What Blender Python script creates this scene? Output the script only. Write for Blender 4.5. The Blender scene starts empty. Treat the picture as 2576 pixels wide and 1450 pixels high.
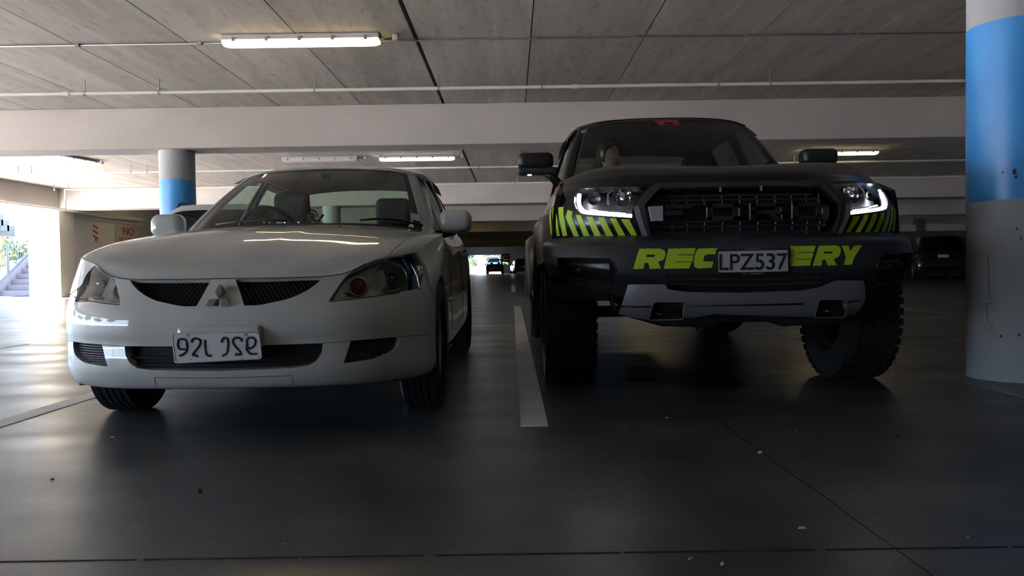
import bpy, bmesh, math, random
import numpy as np
from mathutils import Vector, Matrix
from mathutils.geometry import delaunay_2d_cdt

# ------------------------------------------------------------------ camera
CAM_H, FOC = 0.70, 2010.0
PITCH, ROLL, YAW = math.atan(54/FOC), 0.0145, 0.0
C = bpy.context.scene.collection
cam_d = bpy.data.cameras.new('camera'); cam = bpy.data.objects.new('camera', cam_d); C.objects.link(cam)
cam_d.sensor_width = 36; cam_d.lens = FOC/2576*36; cam_d.clip_start = .05; cam_d.clip_end = 600
_f = Vector((math.sin(YAW)*math.cos(PITCH), math.cos(YAW)*math.cos(PITCH), -math.sin(PITCH)))
_r0 = _f.cross(Vector((0, 0, 1))).normalized(); _u0 = _r0.cross(_f)
_r = _r0*math.cos(ROLL) - _u0*math.sin(ROLL); _u = _r0*math.sin(ROLL) + _u0*math.cos(ROLL)
CAM_P = Vector((0, 0, CAM_H))
cam.matrix_world = Matrix((( _r.x, _u.x, -_f.x, CAM_P.x), (_r.y, _u.y, -_f.y, CAM_P.y), (_r.z, _u.z, -_f.z, CAM_P.z), (0, 0, 0, 1)))
bpy.context.scene.camera = cam

# ------------------------------------------------------------------ world, sun, exposure
sc = bpy.context.scene
sc.view_settings.view_transform = 'Standard'; sc.view_settings.look = 'None'
sc.view_settings.gamma = 1; sc.view_settings.use_curve_mapping = False
sc.view_settings.exposure = 1.72
W = bpy.data.worlds.new('world'); sc.world = W; W.use_nodes = True
_n = W.node_tree; _n.nodes.clear()
_bg = _n.nodes.new('ShaderNodeBackground'); _wo = _n.nodes.new('ShaderNodeOutputWorld')
_tc = _n.nodes.new('ShaderNodeTexCoord'); _sx = _n.nodes.new('ShaderNodeSeparateXYZ'); _cr = _n.nodes.new('ShaderNodeValToRGB')
_n.links.new(_tc.outputs['Generated'], _sx.inputs[0]); _n.links.new(_sx.outputs['Z'], _cr.inputs[0])
_cr.color_ramp.elements[0].position = 0.0; _cr.color_ramp.elements[0].color = (.58, .78, 1, 1)
_cr.color_ramp.elements[1].position = .6; _cr.color_ramp.elements[1].color = (.42, .62, 1, 1)
_n.links.new(_cr.outputs[0], _bg.inputs[0]); _bg.inputs[1].default_value = 4.4
_n.links.new(_bg.outputs[0], _wo.inputs[0])
sun_d = bpy.data.lights.new('sun', 'SUN'); sun_d.energy = 27; sun_d.color = (1, .88, .74); sun_d.angle = .01
sun = bpy.data.objects.new('sun', sun_d); C.objects.link(sun)
sun.rotation_euler = Vector((.42, .50, -1)).to_track_quat('-Z', 'Y').to_euler()
sc.cycles.use_denoising = True
sc.cycles.max_bounces = 8; sc.cycles.diffuse_bounces = 5; sc.cycles.glossy_bounces = 4
sc.cycles.transmission_bounces = 6; sc.cycles.transparent_max_bounces = 12
sc.cycles.caustics_reflective = False; sc.cycles.caustics_refractive = False
sc.cycles.sample_clamp_indirect = 6; sc.cycles.sample_clamp_direct = 0

# ------------------------------------------------------------------ helpers
def project(P):
    """world points (n,3) -> photograph pixels (n,2)"""
    P = np.asarray(P, float); d = P - np.array(CAM_P)
    X = d @ np.array(_r); Y = d @ np.array(_u); Z = d @ np.array(_f)
    return np.stack([1288 + FOC*X/Z, 725 - FOC*Y/Z], -1)
def ray(px, py):
    v = _r*((px-1288)/FOC) + _u*(-(py-725)/FOC) + _f
    return v
def on_plane(px, py, axis, val):
    v = ray(px, py); t = (val - CAM_P[axis])/v[axis]
    return CAM_P + v*t

MATS = {}
def mat(name, color=(.5, .5, .5), rough=.5, metal=0., coat=0., coat_rough=.05, emit=None, estr=0., spec=.5, alpha=None):
    if name in MATS: return MATS[name]
    m = bpy.data.materials.new(name); m.use_nodes = True
    b = m.node_tree.nodes['Principled BSDF']
    b.inputs['Base Color'].default_value = (*color, 1); b.inputs['Roughness'].default_value = rough
    b.inputs['Metallic'].default_value = metal; b.inputs['Coat Weight'].default_value = coat
    b.inputs['Coat Roughness'].default_value = coat_rough; b.inputs['Specular IOR Level'].default_value = spec
    if emit: b.inputs['Emission Color'].default_value = (*emit, 1); b.inputs['Emission Strength'].default_value = estr
    MATS[name] = m; return m
def bsdf(m): return m.node_tree.nodes['Principled BSDF']
def noise_color(m, c1, c2, scale=3., detail=6., stretch=(1, 1, 1), lo=.35, hi=.65, rough=None, bump=0., bump_scale=None, coords='Object', distort=0.):
    nt = m.node_tree; b = bsdf(m)
    tc = nt.nodes.new('ShaderNodeTexCoord'); mp = nt.nodes.new('ShaderNodeMapping'); mp.inputs['Scale'].default_value = stretch
    nt.links.new(tc.outputs[coords], mp.inputs[0])
    nz = nt.nodes.new('ShaderNodeTexNoise'); nz.inputs['Scale'].default_value = scale; nz.inputs['Detail'].default_value = detail
    nz.inputs['Distortion'].default_value = distort
    nt.links.new(mp.outputs[0], nz.inputs['Vector'])
    r = nt.nodes.new('ShaderNodeValToRGB'); r.color_ramp.elements[0].position = lo; r.color_ramp.elements[1].position = hi
    r.color_ramp.elements[0].color = (*c1, 1); r.color_ramp.elements[1].color = (*c2, 1)
    nt.links.new(nz.outputs[0], r.inputs[0]); nt.links.new(r.outputs[0], b.inputs['Base Color'])
    if rough:
        mr = nt.nodes.new('ShaderNodeMapRange'); mr.inputs['To Min'].default_value = rough[0]; mr.inputs['To Max'].default_value = rough[1]
        nt.links.new(nz.outputs[0], mr.inputs[0]); nt.links.new(mr.outputs[0], b.inputs['Roughness'])
    if bump:
        n2 = nt.nodes.new('ShaderNodeTexNoise'); n2.inputs['Scale'].default_value = bump_scale or scale*6; n2.inputs['Detail'].default_value = 4
        nt.links.new(mp.outputs[0], n2.inputs['Vector'])
        bp = nt.nodes.new('ShaderNodeBump'); bp.inputs['Strength'].default_value = bump; bp.inputs['Distance'].default_value = .01
        nt.links.new(n2.outputs[0], bp.inputs['Height']); nt.links.new(bp.outputs[0], b.inputs['Normal'])
    return r
def glass_mat(name, tint=(.8, .9, .85), refl=.0, rough=.0):
    if name in MATS: return MATS[name]
    m = bpy.data.materials.new(name); m.use_nodes = True; nt = m.node_tree; nt.nodes.clear()
    o = nt.nodes.new('ShaderNodeOutputMaterial'); mx = nt.nodes.new('ShaderNodeMixShader')
    t = nt.nodes.new('ShaderNodeBsdfTransparent'); g = nt.nodes.new('ShaderNodeBsdfGlossy'); fr = nt.nodes.new('ShaderNodeFresnel')
    t.inputs[0].default_value = (*tint, 1); g.inputs['Roughness'].default_value = rough; fr.inputs[0].default_value = 1.5
    ad = nt.nodes.new('ShaderNodeMath'); ad.operation = 'ADD'; ad.inputs[1].default_value = refl; ad.use_clamp = True
    nt.links.new(fr.outputs[0], ad.inputs[0]); nt.links.new(ad.outputs[0], mx.inputs[0])
    nt.links.new(t.outputs[0], mx.inputs[1]); nt.links.new(g.outputs[0], mx.inputs[2]); nt.links.new(mx.outputs[0], o.inputs[0])
    MATS[name] = m; return m

def tag(o, label=None, cat=None, group=None, kind=None):
    if label: o['label'] = label
    if cat: o['category'] = cat
    if group: o['group'] = group
    if kind: o['kind'] = kind
    return o
def empty(name, loc=(0, 0, 0), rz=0., label=None, cat=None, group=None):
    o = bpy.data.objects.new(name, None); C.objects.link(o); o.location = loc; o.rotation_euler = (0, 0, rz)
    o.empty_display_size = .1
    return tag(o, label, cat, group)
def copy_tree(o, parent=None):
    c = o.copy(); C.objects.link(c)
    if parent is not None: c.parent = parent
    for ch in o.children: copy_tree(ch, c)
    return c

class MB:
    """collects geometry, builds ONE mesh object"""
    def __init__(s): s.v = []; s.f = []
    def add(s, verts, faces):
        n = len(s.v); s.v.extend([tuple(map(float, p)) for p in verts]); s.f.extend([tuple(i+n for i in f) for f in faces]); return s
    def box(s, x0, x1, y0, y1, z0, z1):
        v = [(x, y, z) for z in (z0, z1) for y in (y0, y1) for x in (x0, x1)]
        return s.add(v, [(0, 2, 3, 1), (4, 5, 7, 6), (0, 1, 5, 4), (2, 6, 7, 3), (0, 4, 6, 2), (1, 3, 7, 5)])
    def cyl(s, p0, p1, r, n=16, r1=None, cap=True):
        p0, p1 = Vector(p0), Vector(p1); r1 = r if r1 is None else r1
        d = (p1-p0).normalized(); a = d.orthogonal().normalized(); b = d.cross(a)
        v = []
        for p, rr in ((p0, r), (p1, r1)):
            for i in range(n):
                t = 2*math.pi*i/n; v.append(p + a*(math.cos(t)*rr) + b*(math.sin(t)*rr))
        f = [(i, (i+1) % n, n+(i+1) % n, n+i) for i in range(n)]
        if cap: f += [tuple(range(n-1, -1, -1)), tuple(range(n, 2*n))]
        return s.add(v, f)
    def tube(s, pts, r, n=10, closed=False):
        pts = [Vector(p) for p in pts]; m = len(pts); v = []; prev = None
        for k, p in enumerate(pts):
            if closed: d = pts[(k+1) % m] - pts[k-1]
            else: d = pts[min(k+1, m-1)] - pts[max(k-1, 0)]
            d.normalize()
            a = d.orthogonal().normalized() if prev is None else (prev - d*prev.dot(d)).normalized()
            prev = a; b = d.cross(a); rr = r[k] if isinstance(r, (list, tuple)) else r
            for i in range(n):
                t = 2*math.pi*i/n; v.append(p + a*(math.cos(t)*rr) + b*(math.sin(t)*rr))
        f = []
        for k in range(m if closed else m-1):
            q = (k+1) % m
            for i in range(n): f.append((k*n+i, k*n+(i+1) % n, q*n+(i+1) % n, q*n+i))
        if not closed: f += [tuple(range(n-1, -1, -1)), tuple(range((m-1)*n, m*n))]
        return s.add(v, f)
    def lathe(s, prof, center, axis='x', n=48, closed=False):
        """prof: list of (along, radius)"""
        v = []; m = len(prof); cx, cy, cz = center
        for a, r in prof:
            for i in range(n):
                t = 2*math.pi*i/n; c, q = math.cos(t)*r, math.sin(t)*r
                v.append((cx+a, cy+c, cz+q) if axis == 'x' else (cx+c, cy+a, cz+q) if axis == 'y' else (cx+c, cy+q, cz+a))
        f = []
        for k in range(m if closed else m-1):
            q = (k+1) % m
            for i in range(n): f.append((k*n+i, k*n+(i+1) % n, q*n+(i+1) % n, q*n+i))
        return s.add(v, f)
    def prism(s, poly, axis, a0, a1):
        """poly: 2D polygon in the other two axes, extruded along axis"""
        n = len(poly); v = []
        for a in (a0, a1):
            for (p, q) in poly: v.append((a, p, q) if axis == 'x' else (p, a, q) if axis == 'y' else (p, q, a))
        return s.add(v, [tuple(range(n)), tuple(range(2*n-1, n-1, -1))] + [(i, n+i, n+(i+1) % n, (i+1) % n) for i in range(n)])
    def sphere(s, c, r, n=16, m=10, sc=(1, 1, 1)):
        v = []; f = []
        for j in range(m+1):
            ph = math.pi*j/m
            for i in range(n):
                t = 2*math.pi*i/n
                v.append((c[0]+r*sc[0]*math.sin(ph)*math.cos(t), c[1]+r*sc[1]*math.sin(ph)*math.sin(t), c[2]+r*sc[2]*math.cos(ph)))
        for j in range(m):
            for i in range(n): f.append((j*n+i, (j+1)*n+i, (j+1)*n+(i+1) % n, j*n+(i+1) % n))
        return s.add(v, f)
    def rbox(s, x0, x1, y0, y1, z0, z1, r=.02, seg=3):
        bm = bmesh.new(); bmesh.ops.create_cube(bm, size=1)
        for q in bm.verts: q.co = Vector(((x0+x1)/2+q.co.x*(x1-x0), (y0+y1)/2+q.co.y*(y1-y0), (z0+z1)/2+q.co.z*(z1-z0)))
        r = min(r, .49*min(abs(x1-x0), abs(y1-y0), abs(z1-z0)))
        bmesh.ops.bevel(bm, geom=list(bm.edges), offset=r, segments=seg, profile=.5, affect='EDGES')
        bm.verts.index_update()
        s.add([q.co[:] for q in bm.verts], [[q.index for q in f.verts] for f in bm.faces]); bm.free(); return s
    def build(s, name, m, parent=None, smooth=False, sub=0, bevel=0, angle=None):
        me = bpy.data.meshes.new(name); me.from_pydata(s.v, [], s.f)
        bm = bmesh.new(); bm.from_mesh(me); bmesh.ops.remove_doubles(bm, verts=bm.verts, dist=1e-5)
        bmesh.ops.recalc_face_normals(bm, faces=bm.faces); bm.to_mesh(me); bm.free()
        o = bpy.data.objects.new(name, me); C.objects.link(o)
        if m: me.materials.append(m)
        if parent: o.parent = parent
        if smooth:
            me.shade_smooth()
            if angle: me.set_sharp_from_angle(angle=math.radians(angle))
        if bevel:
            md = o.modifiers.new('bevel', 'BEVEL'); md.width = bevel; md.segments = 2; md.limit_method = 'ANGLE'
        if sub:
            md = o.modifiers.new('sub', 'SUBSURF'); md.levels = sub; md.render_levels = sub
        return o

# ---- smooth surfaces through a net of control points
def _cr(t, p0, p1, p2, p3):
    t = t[..., None]
    return .5*((2*p1) + (-p0+p2)*t + (2*p0-5*p1+4*p2-p3)*t*t + (-p0+3*p1-3*p2+p3)*t*t*t)
class Net:
    """rows (v) of points (u); mirrored over x=0 when mirror (u in -1..1), else u in 0..1. v in 0..1"""
    def __init__(s, rows, mirror=False, loc=(0, 0, 0)):
        A = np.array(rows, float)
        s.mirror = mirror
        if mirror:
            B = A[:, :0:-1].copy(); B[..., 0] *= -1; A = np.concatenate([B, A], 1)
        A = np.concatenate([2*A[:, :1]-A[:, 1:2], A, 2*A[:, -1:]-A[:, -2:-1]], 1)
        A = np.concatenate([2*A[:1]-A[1:2], A, 2*A[-1:]-A[-2:-1]], 0)
        s.A = A; s.nv, s.nu = A.shape[0]-3, A.shape[1]-3; s.loc = np.array(loc, float)
    def __call__(s, u, v):
        u = np.asarray(u, float); v = np.asarray(v, float)
        if s.mirror: u = (u+1)/2
        U = np.clip(u, -.2, 1.2)*s.nu; V = np.clip(v, -.2, 1.2)*s.nv
        i = np.clip(np.floor(U).astype(int), 0, s.nu-1); j = np.clip(np.floor(V).astype(int), 0, s.nv-1)
        fu, fv = U-i, V-j
        rows = [_cr(fu, s.A[j+k, i], s.A[j+k, i+1], s.A[j+k, i+2], s.A[j+k, i+3]) for k in range(4)]
        return _cr(fv, *rows)
    def normal(s, u, v, e=1e-3):
        a = s(np.asarray(u)+e, v)-s(np.asarray(u)-e, v); b = s(u, np.asarray(v)+e)-s(u, np.asarray(v)-e)
        n = np.cross(a, b); return n/(np.linalg.norm(n, axis=-1, keepdims=True)+1e-12)
    def _solve(s, f, target, u, v):
        x = np.array([u, v], float)
        for _ in range(40):
            p = f(x); e = p-target
            if np.abs(e).max() < 1e-6: break
            h = 1e-4
            J = np.stack([(f(x+[h, 0])-p)/h, (f(x+[0, h])-p)/h], 1)
            try: dx = np.linalg.solve(J, -e)
            except Exception: break
            dx = np.clip(dx, -.15, .15); x = x+dx
            x[0] = np.clip(x[0], -1.15, 1.15); x[1] = np.clip(x[1], -.15, 1.15)
        return x, np.abs(f(x)-target).max()
    def at_px(s, px, py):
        """(u,v) of the point of the surface behind a photograph pixel"""
        f = lambda x: project(s(x[0], x[1])+s.loc)
        g = getattr(s, '_grid', None)
        if g is None:
            uu, vv = np.meshgrid(np.linspace(-1 if s.mirror else 0, 1, 60), np.linspace(0, 1, 40))
            nrm = s.normal(uu, vv); P = s(uu, vv)
            d = (P+s.loc)-np.array(CAM_P); face = (nrm*d).sum(-1)
            s._grid = g = (uu.ravel(), vv.ravel(), project((P+s.loc).reshape(-1, 3)), face.ravel())
        dd = ((g[2]-np.array([px, py]))**2).sum(1)
        k = int(np.argmin(dd))
        x, err = s._solve(f, np.array([px, py], float), g[0][k], g[1][k])
        if err > 1.0: x = np.array([g[0][k], g[1][k]])
        return tuple(x)
    def at_yz(s, y, z, u=.5, v=.5):
        f = lambda x: s(x[0], x[1])[1:]
        x, err = s._solve(f, np.array([y, z], float), u, v); return tuple(x)
    def at_xz(s, xx, z, u=None, v=.5):
        f = lambda x: s(x[0], x[1])[[0, 2]]
        x, err = s._solve(f, np.array([xx, z], float), (xx if u is None else u), v); return tuple(x)

def inside(poly, p):
    """poly (n,2) array; p (m,2) -> bool"""
    poly = np.asarray(poly, float); x, y = p[:, 0], p[:, 1]; r = np.zeros(len(p), bool)
    x1, y1 = poly[:, 0], poly[:, 1]; x2, y2 = np.roll(x1, -1), np.roll(y1, -1)
    for a, b, c, d in zip(x1, y1, x2, y2):
        if b == d: continue
        cnd = ((b > y) != (d > y)) & (x < (c-a)*(y-b)/(d-b)+a); r ^= cnd
    return r
def densify(poly, step):
    out = []; n = len(poly)
    for i in range(n):
        a, b = np.array(poly[i], float), np.array(poly[(i+1) % n], float)
        k = max(1, int(np.ceil(np.linalg.norm(b-a)/step)))
        for j in range(k): out.append(tuple(a+(b-a)*j/k))
    return out
def smooth_poly(pts, k=5, sharp=()):
    """closed Catmull-Rom through pts, corners in sharp kept"""
    n = len(pts); P = [np.array(p, float) for p in pts]; out = []
    for i in range(n):
        p0, p1, p2, p3 = P[i-1], P[i], P[(i+1) % n], P[(i+2) % n]
        if i in sharp: p0 = 2*p1-p2
        if (i+1) % n in sharp: p3 = 2*p2-p1
        for j in range(k):
            out.append(tuple(_cr(np.array(j/k), p0, p1, p2, p3)))
    return out
def trimmed(surf, outer, holes=(), name='panel', m=None, parent=None, step=.02, offset=0., rim=0., rim_holes=None, smooth=True, thick=0.):
    """a piece of surf bounded by outer (uv) with holes; rims turned inwards along the normal"""
    holes = [densify(h, step) for h in holes]; outer = densify(outer, step)
    loops = [outer]+holes
    pts = []; edges = []
    for L in loops:
        n0 = len(pts); pts += [tuple(p) for p in L]; edges += [(n0+i, n0+(i+1) % len(L)) for i in range(len(L))]
    O = np.array(outer); u0, v0 = O.min(0); u1, v1 = O.max(0)
    gu, gv = np.meshgrid(np.arange(u0+step*.5, u1, step), np.arange(v0+step*.5, v1, step))
    G = np.stack([gu.ravel(), gv.ravel()], 1); ok = inside(O, G)
    for h in holes: ok &= ~inside(np.array(h), G)
    # keep grid points away from the loops
    allp = np.array(pts)
    G = G[ok]
    if len(G):
        keep = np.ones(len(G), bool)
        for a in range(0, len(G), 500):
            d = ((G[a:a+500, None]-allp[None])**2).sum(-1).min(1); keep[a:a+500] = d > (step*.45)**2
        G = G[keep]
    vin = [Vector(p) for p in pts]+[Vector(p) for p in G]
    vo, eo, fo, ov, oe, of = delaunay_2d_cdt(vin, edges, [], 0, 1e-7)
    V = np.array([tuple(q) for q in vo]); F = [tuple(t) for t in fo]
    cen = np.array([V[list(t)].mean(0) for t in F]); good = inside(O, cen)
    for h in holes: good &= ~inside(np.array(h), cen)
    F = [t for t, g in zip(F, good) if g]
    used = sorted({i for t in F for i in t}); mp = {k: i for i, k in enumerate(used)}
    V = V[used]; F = [tuple(mp[i] for i in t) for t in F]
    P = surf(V[:, 0], V[:, 1]); N = surf.normal(V[:, 0], V[:, 1])
    P = P+N*offset
    mb = MB(); mb.add(P, F)
    # boundary edges -> rim
    if rim or thick:
        cnt = {}
        for t in F:
            for a, b in zip(t, t[1:]+t[:1]): cnt[(a, b)] = 1
        be = [(a, b) for (a, b) in cnt if (b, a) not in cnt]
        bs = sorted({i for e in be for i in e}); bi = {k: i for i, k in enumerate(bs)}
        dep = thick or rim
        Q = P[bs]-N[bs]*dep
        n0 = len(mb.v); mb.v += [tuple(map(float, q)) for q in Q]
        for a, b in be: mb.f.append((a, b, n0+bi[b], n0+bi[a]))
        if thick:
            n1 = len(mb.v); Q2 = P-N*thick; mb.v += [tuple(map(float, q)) for q in Q2]
            mb.f += [tuple(n1+i for i in t[::-1]) for t in F]
    me = bpy.data.meshes.new(name); me.from_pydata(mb.v, [], mb.f)
    bm = bmesh.new(); bm.from_mesh(me); bmesh.ops.remove_doubles(bm, verts=bm.verts, dist=1e-6); bm.to_mesh(me); bm.free()
    if smooth: me.shade_smooth(); me.set_sharp_from_angle(angle=math.radians(38))
    o = bpy.data.objects.new(name, me); C.objects.link(o)
    if m: me.materials.append(m)
    if parent: o.parent = parent
    return o
def strip_on(surf, uv, width, name, m, parent, offset=.0015, closed=False):
    """thin raised line following uv points on a surface (panel gap, seal)"""
    U = np.array(uv); P = surf(U[:, 0], U[:, 1])+surf.normal(U[:, 0], U[:, 1])*offset
    mb = MB(); mb.tube([tuple(p) for p in P], width, 6, closed); return mb.build(name, m, parent, smooth=True)
# ================================================================== the car park
HC = 3.10                       # ceiling height
def concrete(name, c1, c2, scale=1.2, stretch=(1, 1, 1), rough=.85, bump=.25):
    m = mat(name, c1, rough); noise_color(m, c1, c2, scale, 8, stretch, .3, .7, bump=bump, bump_scale=25); return m
m_beam = concrete('beam_concrete', (.36, .34, .325), (.47, .445, .43), 1.0, (.5, .5, .8))
m_wall = concrete('wall_concrete', (.44, .42, .40), (.54, .52, .50), .8)
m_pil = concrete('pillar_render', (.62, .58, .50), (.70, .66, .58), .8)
m_col = concrete('column_concrete', (.29, .30, .31), (.38, .39, .405), 1.6, (1, 1, .6))

# floor: dark sealed concrete, softly glossy, with blotches and streaks
m_floor = mat('floor_paint', (.1, .1, .1), .3)
nt = m_floor.node_tree; b = bsdf(m_floor)
tc = nt.nodes.new('ShaderNodeTexCoord')
def nz(scale, detail=6, stretch=(1, 1, 1), dist=0., rough=.5):
    mp = nt.nodes.new('ShaderNodeMapping'); mp.inputs['Scale'].default_value = stretch; nt.links.new(tc.outputs['Object'], mp.inputs[0])
    n = nt.nodes.new('ShaderNodeTexNoise'); n.inputs['Scale'].default_value = scale; n.inputs['Detail'].default_value = detail
    n.inputs['Distortion'].default_value = dist; n.inputs['Roughness'].default_value = rough
    nt.links.new(mp.outputs[0], n.inputs['Vector']); return n
a1 = nz(1.3, 9, (1, 1, 1), .0, .6); a2 = nz(2.5, 6, (.5, 1, 1), .0); a3 = nz(60, 2)
r1 = nt.nodes.new('ShaderNodeValToRGB'); r1.color_ramp.elements[0].position = .40; r1.color_ramp.elements[1].position = .62
r1.color_ramp.elements[0].color = (.040, .043, .045, 1); r1.color_ramp.elements[1].color = (.098, .099, .098, 1)
nt.links.new(a1.outputs[0], r1.inputs[0])
r3 = nt.nodes.new('ShaderNodeValToRGB'); r3.color_ramp.elements[0].position = .33; r3.color_ramp.elements[1].position = .42
r3.color_ramp.elements[0].color = (.35, .35, .35, 1); r3.color_ramp.elements[1].color = (1, 1, 1, 1)
nt.links.new(a3.outputs[0], r3.inputs[0])
mx = nt.nodes.new('ShaderNodeMix'); mx.data_type = 'RGBA'; mx.blend_type = 'MULTIPLY'; mx.inputs['Factor'].default_value = .6
nt.links.new(r1.outputs[0], mx.inputs['A']); nt.links.new(r3.outputs[0], mx.inputs['B']); nt.links.new(mx.outputs['Result'], b.inputs['Base Color'])
mr = nt.nodes.new('ShaderNodeMapRange'); mr.inputs['From Min'].default_value = .3; mr.inputs['From Max'].default_value = .7
mr.inputs['To Min'].default_value = .28; mr.inputs['To Max'].default_value = .42
nt.links.new(a2.outputs[0], mr.inputs[0]); nt.links.new(mr.outputs[0], b.inputs['Roughness'])
bp = nt.nodes.new('ShaderNodeBump'); bp.inputs['Strength'].default_value = .05; bp.inputs['Distance'].default_value = .02
nt.links.new(a2.outputs[0], bp.inputs['Height']); nt.links.new(bp.outputs[0], b.inputs['Normal'])
b.inputs['Specular IOR Level'].default_value = .5

X0, X1, Y0, Y1 = -12.9, 24.0, -26.0, 84.0
floor = MB().box(X0, X1, Y0, Y1, -.25, 0).build('floor', m_floor); tag(floor, 'dark grey sealed concrete car park floor with dull gloss', kind='structure')
# saw-cut joints and repaired crack in the floor
m_joint = mat('joint_filler', (.012, .012, .012), .8)
jt = MB()
random.seed(4)
yj = 1.925
xx = -4.0
while xx < 4.2:                                        # broken tarry line across the front
    L = random.uniform(.12, .5); w = random.uniform(.003, .006)
    jt.box(xx, min(xx+L, 4.2), yj-w, yj+w, 0, .0012); xx += L+random.uniform(.0, .03)
jt.build('trim_joint', m_joint); tag(bpy.data.objects['trim_joint'], 'black sealed joint line running across the floor in front of both cars', kind='structure')
ck = MB(); pts = [on_plane(x, y, 2, .0) for x, y in ((1790, 1040), (1850, 1092), (1930, 1150), (2000, 1200), (2080, 1255), (2140, 1302), (2225, 1362), (2345, 1450), (2420, 1505))]
for p, q in zip(pts[:-1], pts[1:]):
    d = (q-p).normalized(); n = Vector((-d.y, d.x, 0))*.0028
    ck.add([p-n+Vector((0, 0, .001)), p+n+Vector((0, 0, .001)), q+n+Vector((0, 0, .001)), q-n+Vector((0, 0, .001))], [(0, 1, 2, 3)])
o = ck.build('trim_crack', mat('crack', (.03, .03, .028), .8)); tag(o, 'thin diagonal crack in the floor towards the right corner', kind='structure')

# ceiling: precast planks running away from the camera with open joints
m_ceil = mat('ceiling_concrete', (.5, .48, .46), .9)
nt = m_ceil.node_tree; b = bsdf(m_ceil); tc = nt.nodes.new('ShaderNodeTexCoord')
c1 = nz(1.0, 8, (3.5, .35, 1), .5, .65); c2 = nz(.5, 5, (1, 1, 1)); c3 = nz(9, 6, (1.6, .5, 1), .3)
r1 = nt.nodes.new('ShaderNodeValToRGB'); r1.color_ramp.elements[0].position = .38; r1.color_ramp.elements[1].position = .62
r1.color_ramp.elements[0].color = (.38, .355, .335, 1); r1.color_ramp.elements[1].color = (.50, .472, .45, 1)
nt.links.new(c1.outputs[0], r1.inputs[0])
r2 = nt.nodes.new('ShaderNodeValToRGB'); r2.color_ramp.elements[0].position = .30; r2.color_ramp.elements[1].position = .45
r2.color_ramp.elements[0].color = (.72, .68, .62, 1); r2.color_ramp.elements[1].color = (1, 1, 1, 1); nt.links.new(c3.outputs[0], r2.inputs[0])
mx = nt.nodes.new('ShaderNodeMix'); mx.data_type = 'RGBA'; mx.blend_type = 'MULTIPLY'; mx.inputs['Factor'].default_value = .7
nt.links.new(r1.outputs[0], mx.inputs['A']); nt.links.new(r2.outputs[0], mx.inputs['B'])
sp = nt.nodes.new('ShaderNodeSeparateXYZ'); nt.links.new(tc.outputs['Object'], sp.inputs[0])
ma = nt.nodes.new('ShaderNodeMath'); ma.operation = 'MULTIPLY_ADD'; ma.inputs[1].default_value = 1/1.2; ma.inputs[2].default_value = -.2+20
mf = nt.nodes.new('ShaderNodeMath'); mf.operation = 'FLOOR'; wn = nt.nodes.new('ShaderNodeTexWhiteNoise'); wn.noise_dimensions = '1D'
nt.links.new(sp.outputs[0], ma.inputs[0]); nt.links.new(ma.outputs[0], mf.inputs[0]); nt.links.new(mf.outputs[0], wn.inputs['W'])
mp2 = nt.nodes.new('ShaderNodeMapRange'); mp2.inputs['To Min'].default_value = .86; mp2.inputs['To Max'].default_value = 1.04; nt.links.new(wn.outputs[0], mp2.inputs[0])
vm = nt.nodes.new('ShaderNodeVectorMath'); vm.operation = 'SCALE'; nt.links.new(mx.outputs['Result'], vm.inputs[0]); nt.links.new(mp2.outputs[0], vm.inputs['Scale'])
nt.links.new(vm.outputs[0], b.inputs['Base Color'])
bp = nt.nodes.new('ShaderNodeBump'); bp.inputs['Strength'].default_value = .25; bp.inputs['Distance'].default_value = .01
nt.links.new(c1.outputs[0], bp.inputs['Height']); nt.links.new(bp.outputs[0], b.inputs['Normal'])
cl = MB(); x = .235-1.2*11
while x < X1:
    g0 = .022 if abs(x+.965) < .1 else .006; g1 = .022 if abs(x+1.2+.965) < .1 else .006
    a, c = max(x+g0, X0), min(x+1.2-g1, X1)
    if c > a: cl.box(a, c, Y0, Y1, HC, HC+.12)
    x += 1.2
cl.box(X0-.2, X1+.3, Y0-.3, Y1+.3, HC+.10, HC+.4)
ceil = cl.build('ceiling', m_ceil); tag(ceil, 'precast concrete plank ceiling with dark open joints', kind='structure')

# beams
bn = 0
for (y, w, lab) in ((11.74, .6, 'nearest wide concrete ceiling beam, resting on the blue banded column'), (22.7, .6, 'second concrete ceiling beam, behind the far lamps'), (31.4, .5, 'third concrete ceiling beam'),
             (41, .5, 'fourth concrete ceiling beam'), (51, .5, 'fifth concrete ceiling beam'), (61, .5, 'sixth concrete ceiling beam'), (72, .5, 'last concrete ceiling beam before the far exit')):
    o = MB().box(X0, X1, y, y+w, 2.5, HC).build('trim_beam', m_beam, bevel=.015); tag(o, lab, kind='structure')
o = MB().box(-13.1, -12.8, -26, 23.4, 2.52, HC+.3).build('trim_edge_beam', m_beam); tag(o, 'edge beam over the open left side', kind='structure')
o = MB().box(-12.9, 24, -26, -25.7, 0, HC).build('wall_rear', m_wall); tag(o, kind='structure')
o = MB().box(24, 24.3, -26, 84, 0, HC).build('wall_right', m_wall); tag(o, kind='structure')
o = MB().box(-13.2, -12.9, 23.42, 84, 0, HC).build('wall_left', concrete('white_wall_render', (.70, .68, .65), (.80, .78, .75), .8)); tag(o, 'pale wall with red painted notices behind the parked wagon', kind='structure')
o = MB().box(-12.9, -3.4, 31.95, 32.2, 0, HC).build('wall_cross', m_wall); tag(o, 'pale cross wall seen through the windows of the white sedan', kind='structure')
fw = MB(); fw.box(-12.9, -4.9, 83.8, 84.1, 0, HC); fw.box(-4.9, 24, 83.8, 84.1, 1.95, HC); fw.box(-1.1, -.9, 83.8, 84.1, 0, 1.95); fw.box(-.35, 24, 83.8, 84.1, 0, 1.95); fw.box(-.9, -.35, 83.8, 84.1, 0, .95)
o = fw.build('wall_end', m_wall); tag(o, 'far end wall with a low opening to the garden', kind='structure')
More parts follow.
